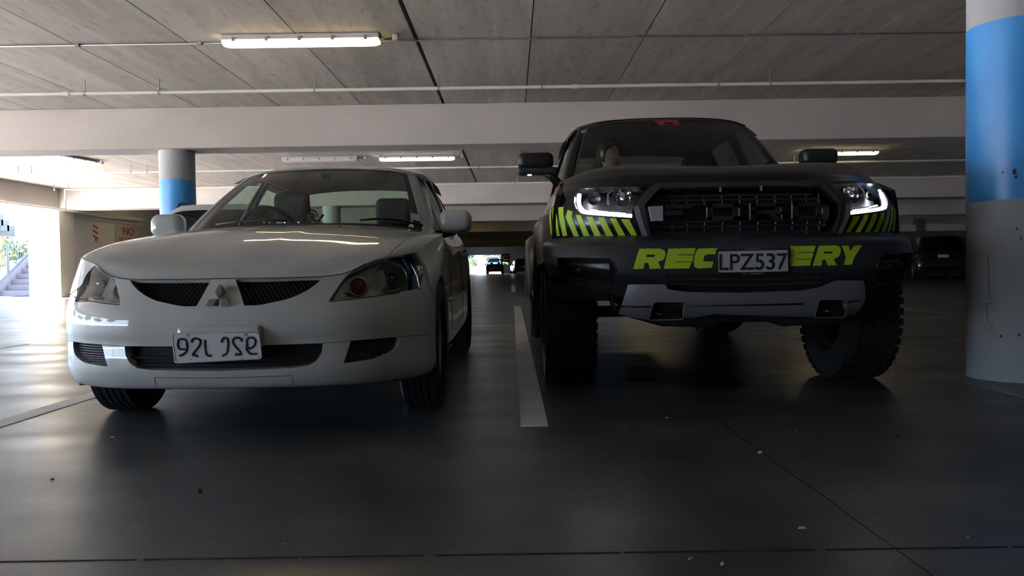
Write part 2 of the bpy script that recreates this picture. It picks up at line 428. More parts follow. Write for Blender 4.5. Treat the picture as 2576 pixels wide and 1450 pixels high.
o = MB().box(11.5, 24, 34.4, 34.7, 0, 1.94).build('wall_back_right', mat('wall_dark', (.07, .065, .06), .9)); tag(o, kind='structure')
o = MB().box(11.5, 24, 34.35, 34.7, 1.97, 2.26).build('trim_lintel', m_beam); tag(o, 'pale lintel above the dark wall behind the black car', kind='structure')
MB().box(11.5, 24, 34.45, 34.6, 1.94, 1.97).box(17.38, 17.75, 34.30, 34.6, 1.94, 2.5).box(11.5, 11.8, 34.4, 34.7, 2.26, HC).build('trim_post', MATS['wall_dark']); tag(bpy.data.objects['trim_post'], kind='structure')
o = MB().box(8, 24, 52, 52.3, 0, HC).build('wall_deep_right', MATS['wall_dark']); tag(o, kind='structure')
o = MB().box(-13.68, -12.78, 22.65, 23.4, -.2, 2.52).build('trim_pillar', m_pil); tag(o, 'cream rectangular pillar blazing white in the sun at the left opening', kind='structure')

o = MB().box(-13.2, -12.9, -26, -8, 0, 2.52).build('wall_left_rear', m_wall); tag(o, kind='structure')
# round columns with a blue band
def column(x, y, label, r=.255, zb=2.06):
    e = empty('concrete_column', (x, y, 0), label=label, cat='column', group='round columns with a blue band')
    MB().lathe([(0, r), (1.04, r)], (0, 0, 0), 'z', 64).build('lower_shaft', m_col, e, smooth=True)
    MB().lathe([(1.04, r+.0015), (zb, r+.0015)], (0, 0, 0), 'z', 64).build('blue_band', m_blue, e, smooth=True)
    MB().lathe([(zb, r), (2.5 if y > 8 else HC, r)], (0, 0, 0), 'z', 64).build('upper_shaft', m_col, e, smooth=True)
    return e
m_blue = mat('blue_paint', (.05, .27, .65), .34); noise_color(m_blue, (.045, .25, .62), (.06, .30, .69), 2.5, 5, bump=.1, bump_scale=30)
column(2.975, 4.72, 'round concrete column with blue band in the right foreground beside the black pickup')
column(-5.0, 12.04, 'round blue banded column under the nearest beam, behind the white sedan')
column(-5.15, 23.0, 'pale far column seen through the windscreen of the white sedan', zb=1.85)
column(2.95, 23.0, 'far column hidden mostly behind the black pickup')
# scuffs on the near column
m_scuff = mat('scuff', (.03, .03, .03), .8)
sc_mb = MB()
def on_col(px, py, cx=2.975, cy=4.72, r=.2575):
    d = ray(px, py); o = CAM_P; a = d.x**2+d.y**2; bx = o.x-cx; by = o.y-cy; bb = 2*(bx*d.x+by*d.y); cc = bx*bx+by*by-r*r
    D = bb*bb-4*a*cc
    t = (-bb-math.sqrt(max(D, 0)))/(2*a); return o+d*t
for pts in ([(2486, 640), (2487, 690), (2488, 745)], [(2482, 762), (2484, 800), (2486, 812)], [(2485, 748), (2500, 750)], [(2496, 815), (2495, 832)], [(2480, 764), (2496, 764)]):
    sc_mb.tube([on_col(*p) for p in pts], .0012, 5)
for (px, py, w) in ((2552, 432, 9), (2556, 445, 6), (2522, 434, 4), (2518, 846, 5), (2564, 843, 5), (2558, 575, 4), (2568, 600, 4)):
    ring = [on_col(px+w*.6*math.cos(t)*(1+.3*math.sin(3*t)), py+w*math.sin(t)*(1+.2*math.cos(2*t))) for t in np.linspace(0, 2*math.pi, 9)[:-1]]
    sc_mb.add(ring, [tuple(range(8))])
par = bpy.data.objects['concrete_column']
o = sc_mb.build('scuff_marks', m_scuff, par); o.matrix_parent_inverse = Matrix.Translation(par.location).inverted()

# painted bay lines
m_line = mat('line_paint', (.6, .6, .57), .55); noise_color(m_line, (.50, .49, .46), (.66, .65, .62), 5, 6, bump=.1)
m_line2 = mat('line_paint_worn', (.20, .195, .18), .5); noise_color(m_line2, (.12, .12, .115), (.26, .25, .23), 4, 6)
def line(x0, x1, y0, y1, label, m=m_line):
    o = MB().box(x0, x1, y0, y1, 0, .0025).build('painted_line', m); tag(o, label, 'painted line', 'parking bay lines')
line(.03, .15, 3.47, 14.0, 'white bay line between the white sedan and the black pickup')
line(-2.46, -2.34, 2.2, 7.9, 'white bay line on the floor left of the white sedan')
line(-4.9, -4.79, 3.0, 7.9, 'white bay line crossing the bright floor at the left edge, second from the sedan')
line(2.58, 2.68, 2.2, 7.9, 'worn bay line passing the foot of the right foreground column', m_line2)
line(3.22, 3.32, 3.0, 8.2, 'worn bay line behind the right foreground column, first from it', m_line2)
line(5.75, 5.85, 3.0, 14.0, 'worn bay line behind the right foreground column, second from it', m_line2)
line(-.02, .10, 22, 30, 'short bay line in the aisle far beyond the gap between the cars')
line(-3.0, .0, 8.6, 8.7, 'thin cross line behind the white sedan', m_line2)
line(3.4, 12, 9.0, 9.1, 'faint cross line on the dark floor behind the right column', m_line2)

# pipes under the ceiling
m_pipe = mat('pipe_paint', (.66, .65, .62), .5)
m_steel = mat('galvanised', (.30, .29, .28), .45, .6)
def pipe(p0, p1, r, brk, label, coups=(), name='sprinkler_pipe'):
    e = empty(name, p0, label=label, cat='pipe'); L = Vector(p1)-Vector(p0)
    MB().cyl((0, 0, 0), L, r, 14).build('pipe_run', m_pipe, e, smooth=True, angle=40)
    for i, t in enumerate(coups):
        p = L*t; d = L.normalized()*.04; MB().cyl(p-d, p+d, r*1.35, 14).build('coupling', m_pipe, e, smooth=True, angle=40)
    for t in brk:
        p = L*t; h = HC-p0[2]-.001
        mb = MB().box(p.x-.008, p.x+.008, p.y-.008, p.y+.008, r*.6, h); mb.lathe([(-.012, r*1.25), (.012, r*1.25)], (p.x, p.y, 0), 'x', 14) if abs(L.x) > abs(L.y) else mb.lathe([(-.012, r*1.25), (.012, r*1.25)], (p.x, p.y, 0), 'y', 14)
        mb.build('bracket', m_steel, e)
zp = 2.93
def bx(pxs, Y, x0, x1): return [(((p-1288)/FOC*Y)-x0)/(x1-x0) for p in pxs]
pipe((-12.7, 10.0, zp), (14, 10.0, zp), .021, bx((-250, 227, 413, 802, 1112, 1370, 1811, 1941), 10.0, -12.7, 14), 'nearest long white sprinkler pipe crossing the whole ceiling', bx((180, 1452), 10.0, -12.7, 14))
pipe((-12.7, 17.9, zp), (14, 17.9, zp), .021, bx((55, 88, 338, 378, 700, 1210, 2000), 17.9, -12.7, 14), 'white sprinkler pipe between the two rows of beams, the nearer one', ())
pipe((-11.9, 21.4, zp), (14, 21.4, zp), .021, bx((144, 180, 505, 900, 1300), 21.4, -11.9, 14), 'white sprinkler pipe just in front of the second beam', ())
MB().cyl((-11.9, 21.4, zp+.01), (-11.9, 21.4, 2.45), .021, 12).build('drop_pipe', m_pipe, smooth=True)
tag(bpy.data.objects['drop_pipe'], 'short vertical white pipe dropping at the left in front of the second beam', 'pipe')
pipe((-12.62, -10, 2.50), (-12.62, 27.4, 2.50), .03, (), 'thicker white pipe running away along the left edge beam', (.5, .8, .92), 'edge_pipe')
pipe((-12.50, -10, 2.46), (-12.50, 27.4, 2.46), .018, (), 'thin white pipe running beside the thicker one along the left edge beam', (), 'edge_pipe')
cp = empty('ceiling_conduit', (-12.7, 8.45, HC-.013), label='thin grey cable conduit clipped to the ceiling across the near lamp', cat='conduit')
MB().cyl((0, 0, 0), (26.7, 0, 0), .011, 8).build('conduit_run', m_steel, cp, smooth=True)
for p in (213, 519, 1053, 1356, 1608, 1882, 2160):
    x = (p-1288)/FOC*8.45+12.7; MB().box(x-.02, x+.02, -.025, .025, -.012, .012).build('clip', m_steel, cp)

# batten lamps
m_diff_w = mat('lamp_warm', (1, .95, .8), .4, emit=(1, .80, .42), estr=3.2)
m_diff_c = mat('lamp_cool', (1, 1, 1), .4, emit=(1, .93, .78), estr=3.2)
m_diff_o = mat('lamp_off', (.55, .52, .50), .4)
m_body = mat('lamp_body', (.55, .53, .55), .5)
def lamp(x, y, rz, label, dm, L=1.6, box=True):
    e = empty('batten_lamp', (x, y, HC-.002), rz, label, 'ceiling lamp', 'fluorescent batten lamps')
    h = L/2
    # tray: tapered ends
    pr = [(-.075, 0), (.075, 0), (.085, -.055), (-.085, -.055)]
    MB().prism([(q[0], q[1]) for q in pr], 'x', -h, h).build('tray', m_body, e, bevel=.006)
    n = 12; prof = [(.082*math.cos(math.pi*i/n), -.055-.062*math.sin(math.pi*i/n)) for i in range(n+1)]
    mb = MB(); v = []; secs = [(-h+.005, .72), (-h+.05, .95), (-h+.09, 1), (h-.09, 1), (h-.05, .95), (h-.005, .72)]
    for (xx, s) in secs:
        v += [(xx, p*1, -.055+(q+.055)*s) for p, q in prof]
    k = n+1; f = [(a*k+i, a*k+i+1, (a+1)*k+i+1, (a+1)*k+i) for a in range(len(secs)-1) for i in range(n)]
    f += [tuple(range(k)), tuple(range((len(secs)-1)*k, len(secs)*k))]
    mb.add(v, f).build('diffuser', dm, e, smooth=True, angle=50)
    for i in range(5):
        xx = -h+.13+i*(L-.26)/4
        for s in (-1, 1): MB().box(xx-.016, xx+.016, s*.088-.006, s*.088+.006, -.072, -.03).build('clip', m_steel, e)
    if box:
        MB().rbox(h+.13, h+.19, -.03, .03, -.06, -.0, .01).build('junction_box', m_body, e)
        MB().tube([(h-.01, 0, -.02), (h+.05, .01, -.05), (h+.12, 0, -.04), (h+.15, 0, -.03)], .008, 8).build('cable', mat('black_cable', (.03, .03, .03), .5), e, smooth=True)
    return e
def lx(p, Y): return (p-1288)/FOC*Y
lamp(lx(772, 8.25), 8.25, 0, 'warm glowing batten lamp hanging nearest the camera, above the white sedan', m_diff_w)
lamp(lx(1055, 17.1), 17.1, 0, 'small lit batten lamp beyond the roof of the white sedan, behind the nearest beam', m_diff_c)
lamp(lx(812, 17.1), 17.1, 0, 'unlit batten lamp just above the roof of the white sedan', m_diff_o)
lamp(lx(2115, 17.2), 17.2, 0, 'lit batten lamp between the pickup mirror and the right column', m_diff_w, box=False)
lamp(-9.0, 16.4, math.radians(80), 'lit batten lamp set lengthways near the bright left opening', m_diff_c)
lamp(-1.55, 39.5, math.radians(90), 'tiny far lit lamp over the aisle beside the sedan mirror', m_diff_w, 1.2, box=False)

lamp(-11.0, 26.2, math.pi/2, 'lit batten lamp added to brighten the pale left wall, hidden by the banded column', m_diff_w, box=False)  # unseen lamp added to lift the left wall
for (x, y, lab) in ((1.0, -4.5, 'behind the camera'), (-6.5, 28, 'added fill in the third bay over the left'), (4.5, 27, 'added fill in the third bay behind the black pickup'), (4.5, 36.5, 'added fill in the fourth bay behind the black pickup'),
        (-5.5, 46, 'added fill in the fifth bay over the left'), (4.0, 46, 'added fill in the fifth bay behind the black pickup'), (-4.5, 36.5, 'added fill in the fourth bay behind the sedan'), (-4.2, 27.5, 'added fill in the third bay behind the sedan roof'), (5, 56, 'added fill in the sixth bay behind the pickup'), (-3, 56, 'added fill in the sixth bay over the left'),
        (5, 66, 'added fill in the seventh bay behind the pickup'), (-3, 66.5, 'added fill in the seventh bay over the left'), (3, 78, 'added fill in the last bay behind the pickup'), (-8, 78, 'added fill in the last bay over the left')):
    lamp(x, y, 0, 'lit batten lamp in the ceiling row, '+lab, m_diff_w, box=False)  # bay lamps are added unseen as fill, apart from the one behind the camera
# ================================================================== outside, left opening and far end
m_ground = mat('paving_light', (.78, .74, .68), .8)
o = MB().box(-60, -12.9, -40, 60, -.3, -.02).build('ground_outside', m_ground); tag(o, 'sunlit pale paving outside the left opening', kind='structure')
o = MB().box(-30, 30, 84.1, 110, -.3, -.02).build('ground_far', m_ground); tag(o, 'sunlit paving beyond the far exit', kind='structure')
m_leaf = mat('leaf', (.05, .1, .015), .55); noise_color(m_leaf, (.010, .026, .002), (.045, .062, .006), 1.5, 3)
m_bark = mat('bark', (.12, .09, .06), .8)
def shrub(x, y, z, w, d, h, n, label, name='leafy_shrub', cat='shrub', trunk=0., leaf=.12, seed=0):
    rnd = random.Random(seed); e = empty(name, (x, y, z), label=label, cat=cat)
    mb = MB(); lobes = [(rnd.uniform(-.6, .6)*w/2, rnd.uniform(-.6, .6)*d/2, trunk+rnd.uniform(.25, .8)*(h-trunk), rnd.uniform(.35, .6)) for _ in range(9)]
    for i in range(n):
        lb = rnd.choice(lobes); t = rnd.uniform(0, 2*math.pi); ph = math.acos(rnd.uniform(-1, 1)); r = rnd.uniform(.6, 1)*lb[3]
        c = Vector((lb[0]+r*w/2*math.sin(ph)*math.cos(t), lb[1]+r*d/2*math.sin(ph)*math.sin(t), max(trunk*.8+.05, lb[2]+r*(h-trunk)*.5*math.cos(ph))))
        a = Vector((rnd.gauss(0, 1), rnd.gauss(0, 1), rnd.gauss(0, .6))).normalized(); b2 = a.orthogonal().normalized(); s = leaf*rnd.uniform(.6, 1.2)
        mb.add([c-a*s, c+b2*s*.45, c+a*s, c-b2*s*.45], [(0, 1, 2, 3)])
    for lb in lobes: mb.sphere((lb[0], lb[1], max(lb[2], trunk*.8)), 1, 10, 8, (lb[3]*.42*w/1.0*.9, lb[3]*.42*d*.9, lb[3]*.42*(h-trunk)*.9))
    mb.build('foliage', m_leaf, e)
    st = MB()
    for k in range(5 if not trunk else 1):
        a = k*1.3; st.tube([(0.05*math.cos(a), .05*math.sin(a), 0), (.1*w*math.cos(a), .1*d*math.sin(a), max(.5*h, trunk))], .03 if not trunk else .16, 6)
    st.build('trunk' if trunk else 'stems', m_bark, e)
    return e
shrub(-20.4, 31, -.02, 4.4, 2.6, 3.3, 3200, 'sunlit yellow green shrub behind the outside stair, at the left edge', seed=1)
shrub(-18.4, 33, -.02, 3.6, 2.6, 3.0, 2800, 'sunlit green shrub behind the stair rail, next to the white pillar', seed=2)
for i, (x, y, h, w) in enumerate(((-34, -16, 7.5, 7), (-36, -7, 6.0, 8), (-33, 1, 8, 7), (-38, 9, 6, 8), (-36, 18, 7, 7))):
    shrub(x, y, -.02, w, w, h, 1100, 'tree across the yard outside the open left side, %s' % ('rearmost of the row', 'second from the rear', 'middle one of the row', 'second from the white pillar', 'closest to the white pillar')[i], 'garden_tree', 'tree', 2.0, .38, seed=10+i)
# outside stair going up away from the camera
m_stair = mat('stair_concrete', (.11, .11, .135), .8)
st = empty('outside_stair', (-16.0, 25.0, 0), label='pale outside stair with grey railing left of the white pillar', cat='stair')
sb = MB()
for k in range(9): sb.box(0, 2.2, k*.28, 9*.28, k*.175, (k+1)*.175)
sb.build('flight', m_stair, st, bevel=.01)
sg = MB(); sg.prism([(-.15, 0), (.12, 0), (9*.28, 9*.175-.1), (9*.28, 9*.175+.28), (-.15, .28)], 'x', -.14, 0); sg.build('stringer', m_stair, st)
m_rail = mat('rail_steel', (.07, .09, .115), .4, .3)
rl = MB()
for off in (.36, 1.28): rl.tube([(-.1, -.5, off-.31), (-.1, 2.6, off+1.62)], .028, 8)
rl.build('handrail', m_rail, st, smooth=True)
rb = MB()
for k in range(26): y = -.45+k*.12; z0 = (y+.5)*.6226; rb.cyl((-.1, y, z0+.05), (-.1, y, z0+.97), .008, 6)
rb.build('balusters', m_rail, st); MB().cyl((-.1, .55, 0.3), (-.1, .55, 1.65), .04, 10).build('newel_post', m_rail, st)
up = empty('upper_stair', (-18.0, 24.4, 3.15), label='underside of the upper stair flight above the railing', cat='stair')
ub = MB()
for k in range(6): ub.box(-3.5, 1.7, k*.30, (k+1)*.30+.1, -.24-(k+1)*.165, -.05-k*.165)
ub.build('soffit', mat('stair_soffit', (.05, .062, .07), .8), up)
MB().box(-6, 3.9, -2.6, -.02, -.25, .10).build('shade_slab', MATS['stair_soffit'], up)  # unseen slab added to shade the stair below
# far exit
m_white = mat('white_wall', (.8, .8, .8), .7)
o = MB().box(-4.6, -3.0, 86, 86.2, 0, .78).build('garden_wall', m_white); tag(o, 'low white wall beyond the far exit, left piece', 'wall', 'white garden walls')
o = MB().box(-2.95, -1.2, 86, 86.2, 0, .78).build('garden_wall', m_white); tag(o, 'low white wall beyond the far exit, right piece', 'wall', 'white garden walls')
shrub(-5.6, 90, 0, 5, 2.4, 3.8, 2600, 'green bush above the low white wall beyond the far exit', seed=5, leaf=.16)
shrub(-.9, 95, 0, 5, 2, 4.2, 2600, 'yellow green bush beyond the roof of the distant cars', seed=6, leaf=.16)
# red painted notices on the left wall
m_red = mat('red_paint', (.62, .08, .07), .6)
def text_mesh(s, size, name, m, parent=None, depth=.002, loc=(0, 0, 0), rot=(math.pi/2, 0, 0), sx=1., align='CENTER', shear=0., space=1., weight=0.):
    cu = bpy.data.curves.new(name, 'FONT'); cu.body = s; cu.size = size; cu.extrude = depth; cu.align_x = align; cu.shear = shear; cu.space_character = space; cu.offset = weight
    t = bpy.data.objects.new(name, cu); C.objects.link(t); bpy.context.view_layer.update()
    dg = bpy.context.evaluated_depsgraph_get(); me = bpy.data.meshes.new_from_object(t.evaluated_get(dg))
    bpy.data.objects.remove(t); bpy.data.curves.remove(cu)
    o = bpy.data.objects.new(name, me); C.objects.link(o); me.materials.clear(); me.materials.append(m)
    o.location = loc; o.rotation_euler = rot; o.scale = (sx, 1, 1)
    if parent: o.parent = parent
    return o
def wpos(px, py): return on_plane(px, py, 0, -12.895)
RW = math.pi/2
e = empty('skateboarding_notice', wpos(326, 620), RW, label='red NO SKATEBOARDING notice painted on the pale wall', cat='notice')
pn = MB().box(-1.0, 2.0, .0, .004, -.62, .68).build('panel', mat('panel_cream', (.60, .56, .52), .7), e)
text_mesh('NO', .36, 'lettering', m_red, e, .002, (-.05, -.004, .38), weight=.008, sx=1.4)
text_mesh('SKATEBOARDING', .25, 'lettering', m_red, e, .002, (-.72, -.004, .10), align='LEFT', weight=.004, sx=1.3)
text_mesh('ALLOWED', .25, 'lettering', m_red, e, .002, (-.45, -.004, -.22), align='LEFT', weight=.004, sx=1.3)
e = empty('hazard_plate', wpos(240, 586), RW, label='small red and white striped plate on the pale wall, left of the notice', cat='plate')
MB().box(-.16, .16, 0, .006, -.28, .28).build('plate', m_white, e)
z = MB()
for k in range(3): zz = .26-k*.16; z.prism([(-.15, zz), (-.15, zz-.07), (.15, zz-.15), (.15, zz-.08)], 'y', -.004, 0)
z.build('stripes', m_red, e); text_mesh('A', .2, 'lettering', m_red, e, .002, (0, -.004, -.27), weight=.01)
o = MB().rbox(-12.9, -12.83, 24.9, 25.12, 1.0, 1.38, .01).build('switch_box', mat('switch_grey', (.3, .3, .3), .5)); tag(o, 'small grey box on the pale wall between the plate and the notice', 'switch box')
# ================================================================== car building helpers
m_tyre = mat('tyre_rubber', (.012, .012, .013), .75)
m_black = mat('black_plastic', (.010, .010, .011), .45)
m_dark = mat('dark_recess', (.004, .004, .005), .8)
m_chrome = mat('chrome', (.75, .75, .76), .12, 1.)
m_silverp = mat('silver_plastic', (.45, .46, .48), .35, .7)
m_glass = glass_mat('window_glass', (.62, .72, .66))
m_glass_clear = glass_mat('lamp_glass', (.93, .94, .94))
m_seat = mat('seat_cloth', (.045, .052, .052), .9)
m_trim = mat('cabin_trim', (.035, .037, .036), .8)
m_amber = mat('amber_lens', (.22, .045, .015), .25, coat=.5)
def mirror_poly(p): return [(-u, v) for u, v in p][::-1]
def wheel(x, y, r, w, side, parent, rim_r, m_rim, spokes=5, knob=False, lug=0, steer=0.):
    """side=+1: outer face towards +x"""
    e = bpy.data.objects.new('wheel', None); C.objects.link(e); e.parent = parent; e.location = (x, y, r); e.rotation_euler = (0, 0, (0 if side > 0 else math.pi)+steer)
    h = w/2; k = .86
    prof = [(-h*.72, rim_r), (-h*.95, rim_r+.02), (-h, (r+rim_r)/2), (-h*.97, r-.035), (-h*.84, r-.008)]
    gr = 5
    for i in range(gr):
        a0 = -h*.8+i*(1.6*h/gr); a1 = a0+1.6*h/gr
        prof += [(a0, r), (a1-.010, r), (a1-.008, r-.009), (a1-.001, r-.009)] if i < gr-1 else [(a0, r), (a1, r)]
    prof += [(h*.84, r-.008), (h*.97, r-.035), (h, (r+rim_r)/2), (h*.95, rim_r+.02), (h*.72, rim_r)]
    MB().lathe(prof, (0, 0, 0), 'x', 64).build('tyre', m_tyre, e, smooth=True, angle=30)
    if knob:
        mb = MB(); n = 44
        for i in range(n):
            a = 2*math.pi*i/n
            for (xa, xb, ph, dr) in ((-h*1.0, -h*.66, 0, .010), (-h*.58, -h*.22, .5, .007), (-h*.15, h*.15, 0, .007), (h*.22, h*.58, .5, .007), (h*.66, h*1.0, 0, .010)):
                t0 = a+ph*2*math.pi/n; da = .62*math.pi/n; v = []
                for xx in (xa, xb):
                    for rr in (r-.012, r+dr):
                        for tt in (t0-da, t0+da):
                            q = rr if abs(xx) < h*.9 else rr-.012
                            v.append((xx, q*math.cos(tt), q*math.sin(tt)))
                mb.add(v, [(0, 1, 3, 2), (4, 6, 7, 5), (0, 4, 5, 1), (2, 3, 7, 6), (0, 2, 6, 4), (1, 5, 7, 3)])
        mb.build('tread_blocks', m_tyre, e)
    mb = MB(); mb.lathe([(-h*.7, rim_r), (-h*.65, rim_r-.02), (h*.55, rim_r-.025), (h*.75, rim_r+.004), (h*.70, rim_r-.012), (h*.5, rim_r-.03)], (0, 0, 0), 'x', 48)
    hub = .06; mb.lathe([(h*.30, 0.001), (h*.62, .02), (h*.62, hub*.8), (h*.5, hub), (h*.1, hub*1.1)], (0, 0, 0), 'x', 24)
    for i in range(spokes):
        a = 2*math.pi*i/spokes
        for dA, ww in ((-.11, .016), (.11, .016)):
            p0 = Vector((h*.48, math.cos(a)*.045, math.sin(a)*.045)); p1 = Vector((h*.62, math.cos(a+dA*1.4)*(rim_r-.018), math.sin(a+dA*1.4)*(rim_r-.018)))
            t = Vector((0, -math.sin(a), math.cos(a)))
            q = [p0-t*ww, p0+t*ww, p1+t*ww*1.1, p1-t*ww*1.1]; b2 = [Vector((z.x-.03, z.y, z.z)) for z in q]
            mb.add(q+b2, [(0, 1, 2, 3), (7, 6, 5, 4), (0, 4, 5, 1), (1, 5, 6, 2), (2, 6, 7, 3), (3, 7, 4, 0)])
    mb.build('rim', m_rim, e)
    MB().lathe([(-.01, .13), (.005, .13), (.005, .06)], (0, 0, 0), 'x', 32).build('brake_disc', m_steel, e, smooth=True, angle=30)
    return e
def arch_liner(x0, x1, y, z, r, parent, name='wheel_arch_liner', a=-.12):
    mb = MB(); n = 20; v = []
    for xx in (x0, x1):
        for i in range(n+1):
            t = math.pi*(a+(1-2*a)*i/n); v.append((xx, y+r*math.cos(t), z+r*math.sin(t)))
    f = [(i, i+1, n+2+i, n+1+i) for i in range(n)]
    mb.add(v, f); mb.add([v[i] for i in range(n+1)], [tuple(range(n+1))])
    return mb.build(name, m_dark, parent)
def circ_yz(net, y, z, r, a0=0, a1=360, n=24, u=.3, v=.4, ry=None):
    return [net.at_yz(y+(ry or r)*math.cos(math.radians(a)), z+r*math.sin(math.radians(a)), u, v) for a in np.linspace(a0, a1, n)]
def flip_net(net):
    A = Net.__new__(Net); A.__dict__.update(net.__dict__); A.A = net.A.copy(); A.A[..., 0] *= -1; A.A = A.A[:, ::-1].copy() if False else A.A
    class F:
        def __init__(s, n): s.n = n
        def __call__(s, u, v): return s.n(u, v)
        def normal(s, u, v): return -Net.normal(s.n, u, v)
    return F(A)
def seat(x, y, zt, w, parent, name='seat', head=True):
    """seat back with headrest; zt top of headrest"""
    e = bpy.data.objects.new(name, None); C.objects.link(e); e.parent = parent; e.location = (x, y, 0)
    zb = zt-.24
    MB().rbox(-w/2, w/2, .0, .13, zb-.55, zb, .05, 4).build('backrest', m_seat, e, smooth=True)
    MB().rbox(-w/2, w/2, -.45, .05, zb-.62, zb-.48, .05, 3).build('cushion', m_seat, e, smooth=True)
    if head:
        MB().rbox(-.125, .125, .01, .11, zb+.03, zt, .045, 4).build('headrest', m_seat, e, smooth=True)
        MB().cyl((-.05, .06, zb-.03), (-.05, .06, zb+.06), .007, 8).cyl((.05, .06, zb-.03), (.05, .06, zb+.06), .007, 8).build('headrest_posts', m_chrome, e)
    return e
def steering_wheel(x, y, z, parent, r=.185):
    e = bpy.data.objects.new('steering_wheel', None); C.objects.link(e); e.parent = parent; e.location = (x, y, z); e.rotation_euler = (math.radians(-65), 0, 0)
    MB().tube([(r*math.cos(t), r*math.sin(t), 0) for t in np.linspace(0, 2*math.pi, 33)[:-1]], .015, 8, True).build('wheel_rim', m_black, e, smooth=True)
    mb = MB().rbox(-.07, .07, -.05, .05, -.03, .01, .02)
    for a in (0, math.pi, -math.pi/2): mb.tube([(0, 0, -.01), (r*math.cos(a), r*math.sin(a), 0)], .012, 6)
    mb.build('hub_and_spokes', m_black, e); return e
# ================================================================== the white sedan
SL = (-1.20, 3.27, 0)
m_white_car = mat('white_car_paint', (.46, .47, .455), .5, coat=1., coat_rough=.02, spec=.2)
sed = empty('sedan', SL, label='white sedan parked nose out on the left, grille with three diamond badge', cat='car')
xs = [0, .25, .48, .66, .79, .84]; ys = [0, .012, .052, .145, .29, .45]
def prow(z, dy=0, sx=1., dz=None, lasty=None): return [(x*sx, y+dy, z+(dz[i] if dz else 0)) for i, (x, y) in enumerate(zip(xs, ys))]
S_top = [(0, .055, .668), (.25, .065, .668), (.47, .11, .678), (.605, .185, .738), (.715, .29, .765), (.772, .50, .782)]
sF = Net([prow(.200, .10, .95), prow(.215, .035, .985), prow(.27, .005), prow(.33, .0), prow(.40, .004), prow(.45, -.004), prow(.52, .0),
          [(0, .028, .60), (.25, .04, .60), (.48, .085, .605), (.655, .18, .61), (.78, .315, .62), (.825, .47, .63)], S_top], True, SL)
hoodrows = [S_top]
for xs_, ys_h, zc_, ze_ in (([0, .25, .46, .60, .715, .785], [.15, .16, .19, .25, .37, .60], .735, .808), ([0, .25, .45, .60, .72, .808], [.42, .43, .45, .49, .58, .79], .828, .840),
        ([0, .24, .44, .60, .73, .822], [.72, .73, .75, .79, .86, .98], .892, .868), ([0, .23, .43, .59, .72, .815], [.98, .99, 1.01, 1.05, 1.12, 1.2], .932, .89), ([0, .22, .42, .57, .69, .79], [1.18, 1.19, 1.22, 1.27, 1.36, 1.48], .952, .905)):
    hoodrows.append([(x, y, zc_+(ze_-zc_)*(x/xs_[-1])**2.3) for x, y in zip(xs_, ys_h)])
sH = Net(hoodrows, True, SL)
def tr(net, pts): return [net.at_px(x, y) for x, y in pts]
# traced openings (photograph right half), mirrored for the other side
p_grille = smooth_poly(tr(sF, [(592, 703.5), (700, 701), (813, 698), (786, 722), (757, 739), (725, 752), (686, 761), (651, 768), (614, 769), (603, 735)]), 3, (0, 2, 8))
p_side = smooth_poly(tr(sF, [(883, 858), (940, 853), (1003, 848), (1005, 861), (995, 879), (974, 892), (943, 903), (864, 915)]), 3, (0, 2, 7))
half = tr(sF, [(660, 869), (740, 866.5), (812, 864), (809, 887), (796, 908), (775, 921), (738, 926), (660, 930)])
cv = sF.at_px(546, 874)[1]; cb = sF.at_px(546, 934)[1]
p_low = [(0, cv)]+half+[(0, cb)]+[(-u, v) for u, v in half[::-1]]
p_lamp = smooth_poly(tr(sF, [(827, 758), (847, 727), (870, 696), (901, 672), (936, 656), (977, 645), (1018, 638), (1047, 636), (1060, 643), (1066, 667), (1063, 692), (1055, 725), (995, 737), (936, 745), (878, 753)]), 3, (0, 11))
vt = .995
p_lamp = [(min(u, .985), min(v, vt)) for u, v in p_lamp]
p_lampL = smooth_poly(tr(sF, [(186, 757), (197, 725), (216, 693), (238, 668), (254, 655), (268, 662), (281, 684), (291, 712), (299, 742), (302, 764), (262, 763), (222, 760)]), 3, (0, 9))
p_lampL = [(max(u, -.985), min(v, vt)) for u, v in p_lampL]
outer = [(-1, 0), (-.5, 0), (0, 0), (.5, 0), (1, 0), (1, .5), (1, 1), (.5, 1), (0, 1), (-.5, 1), (-1, 1), (-1, .5)]
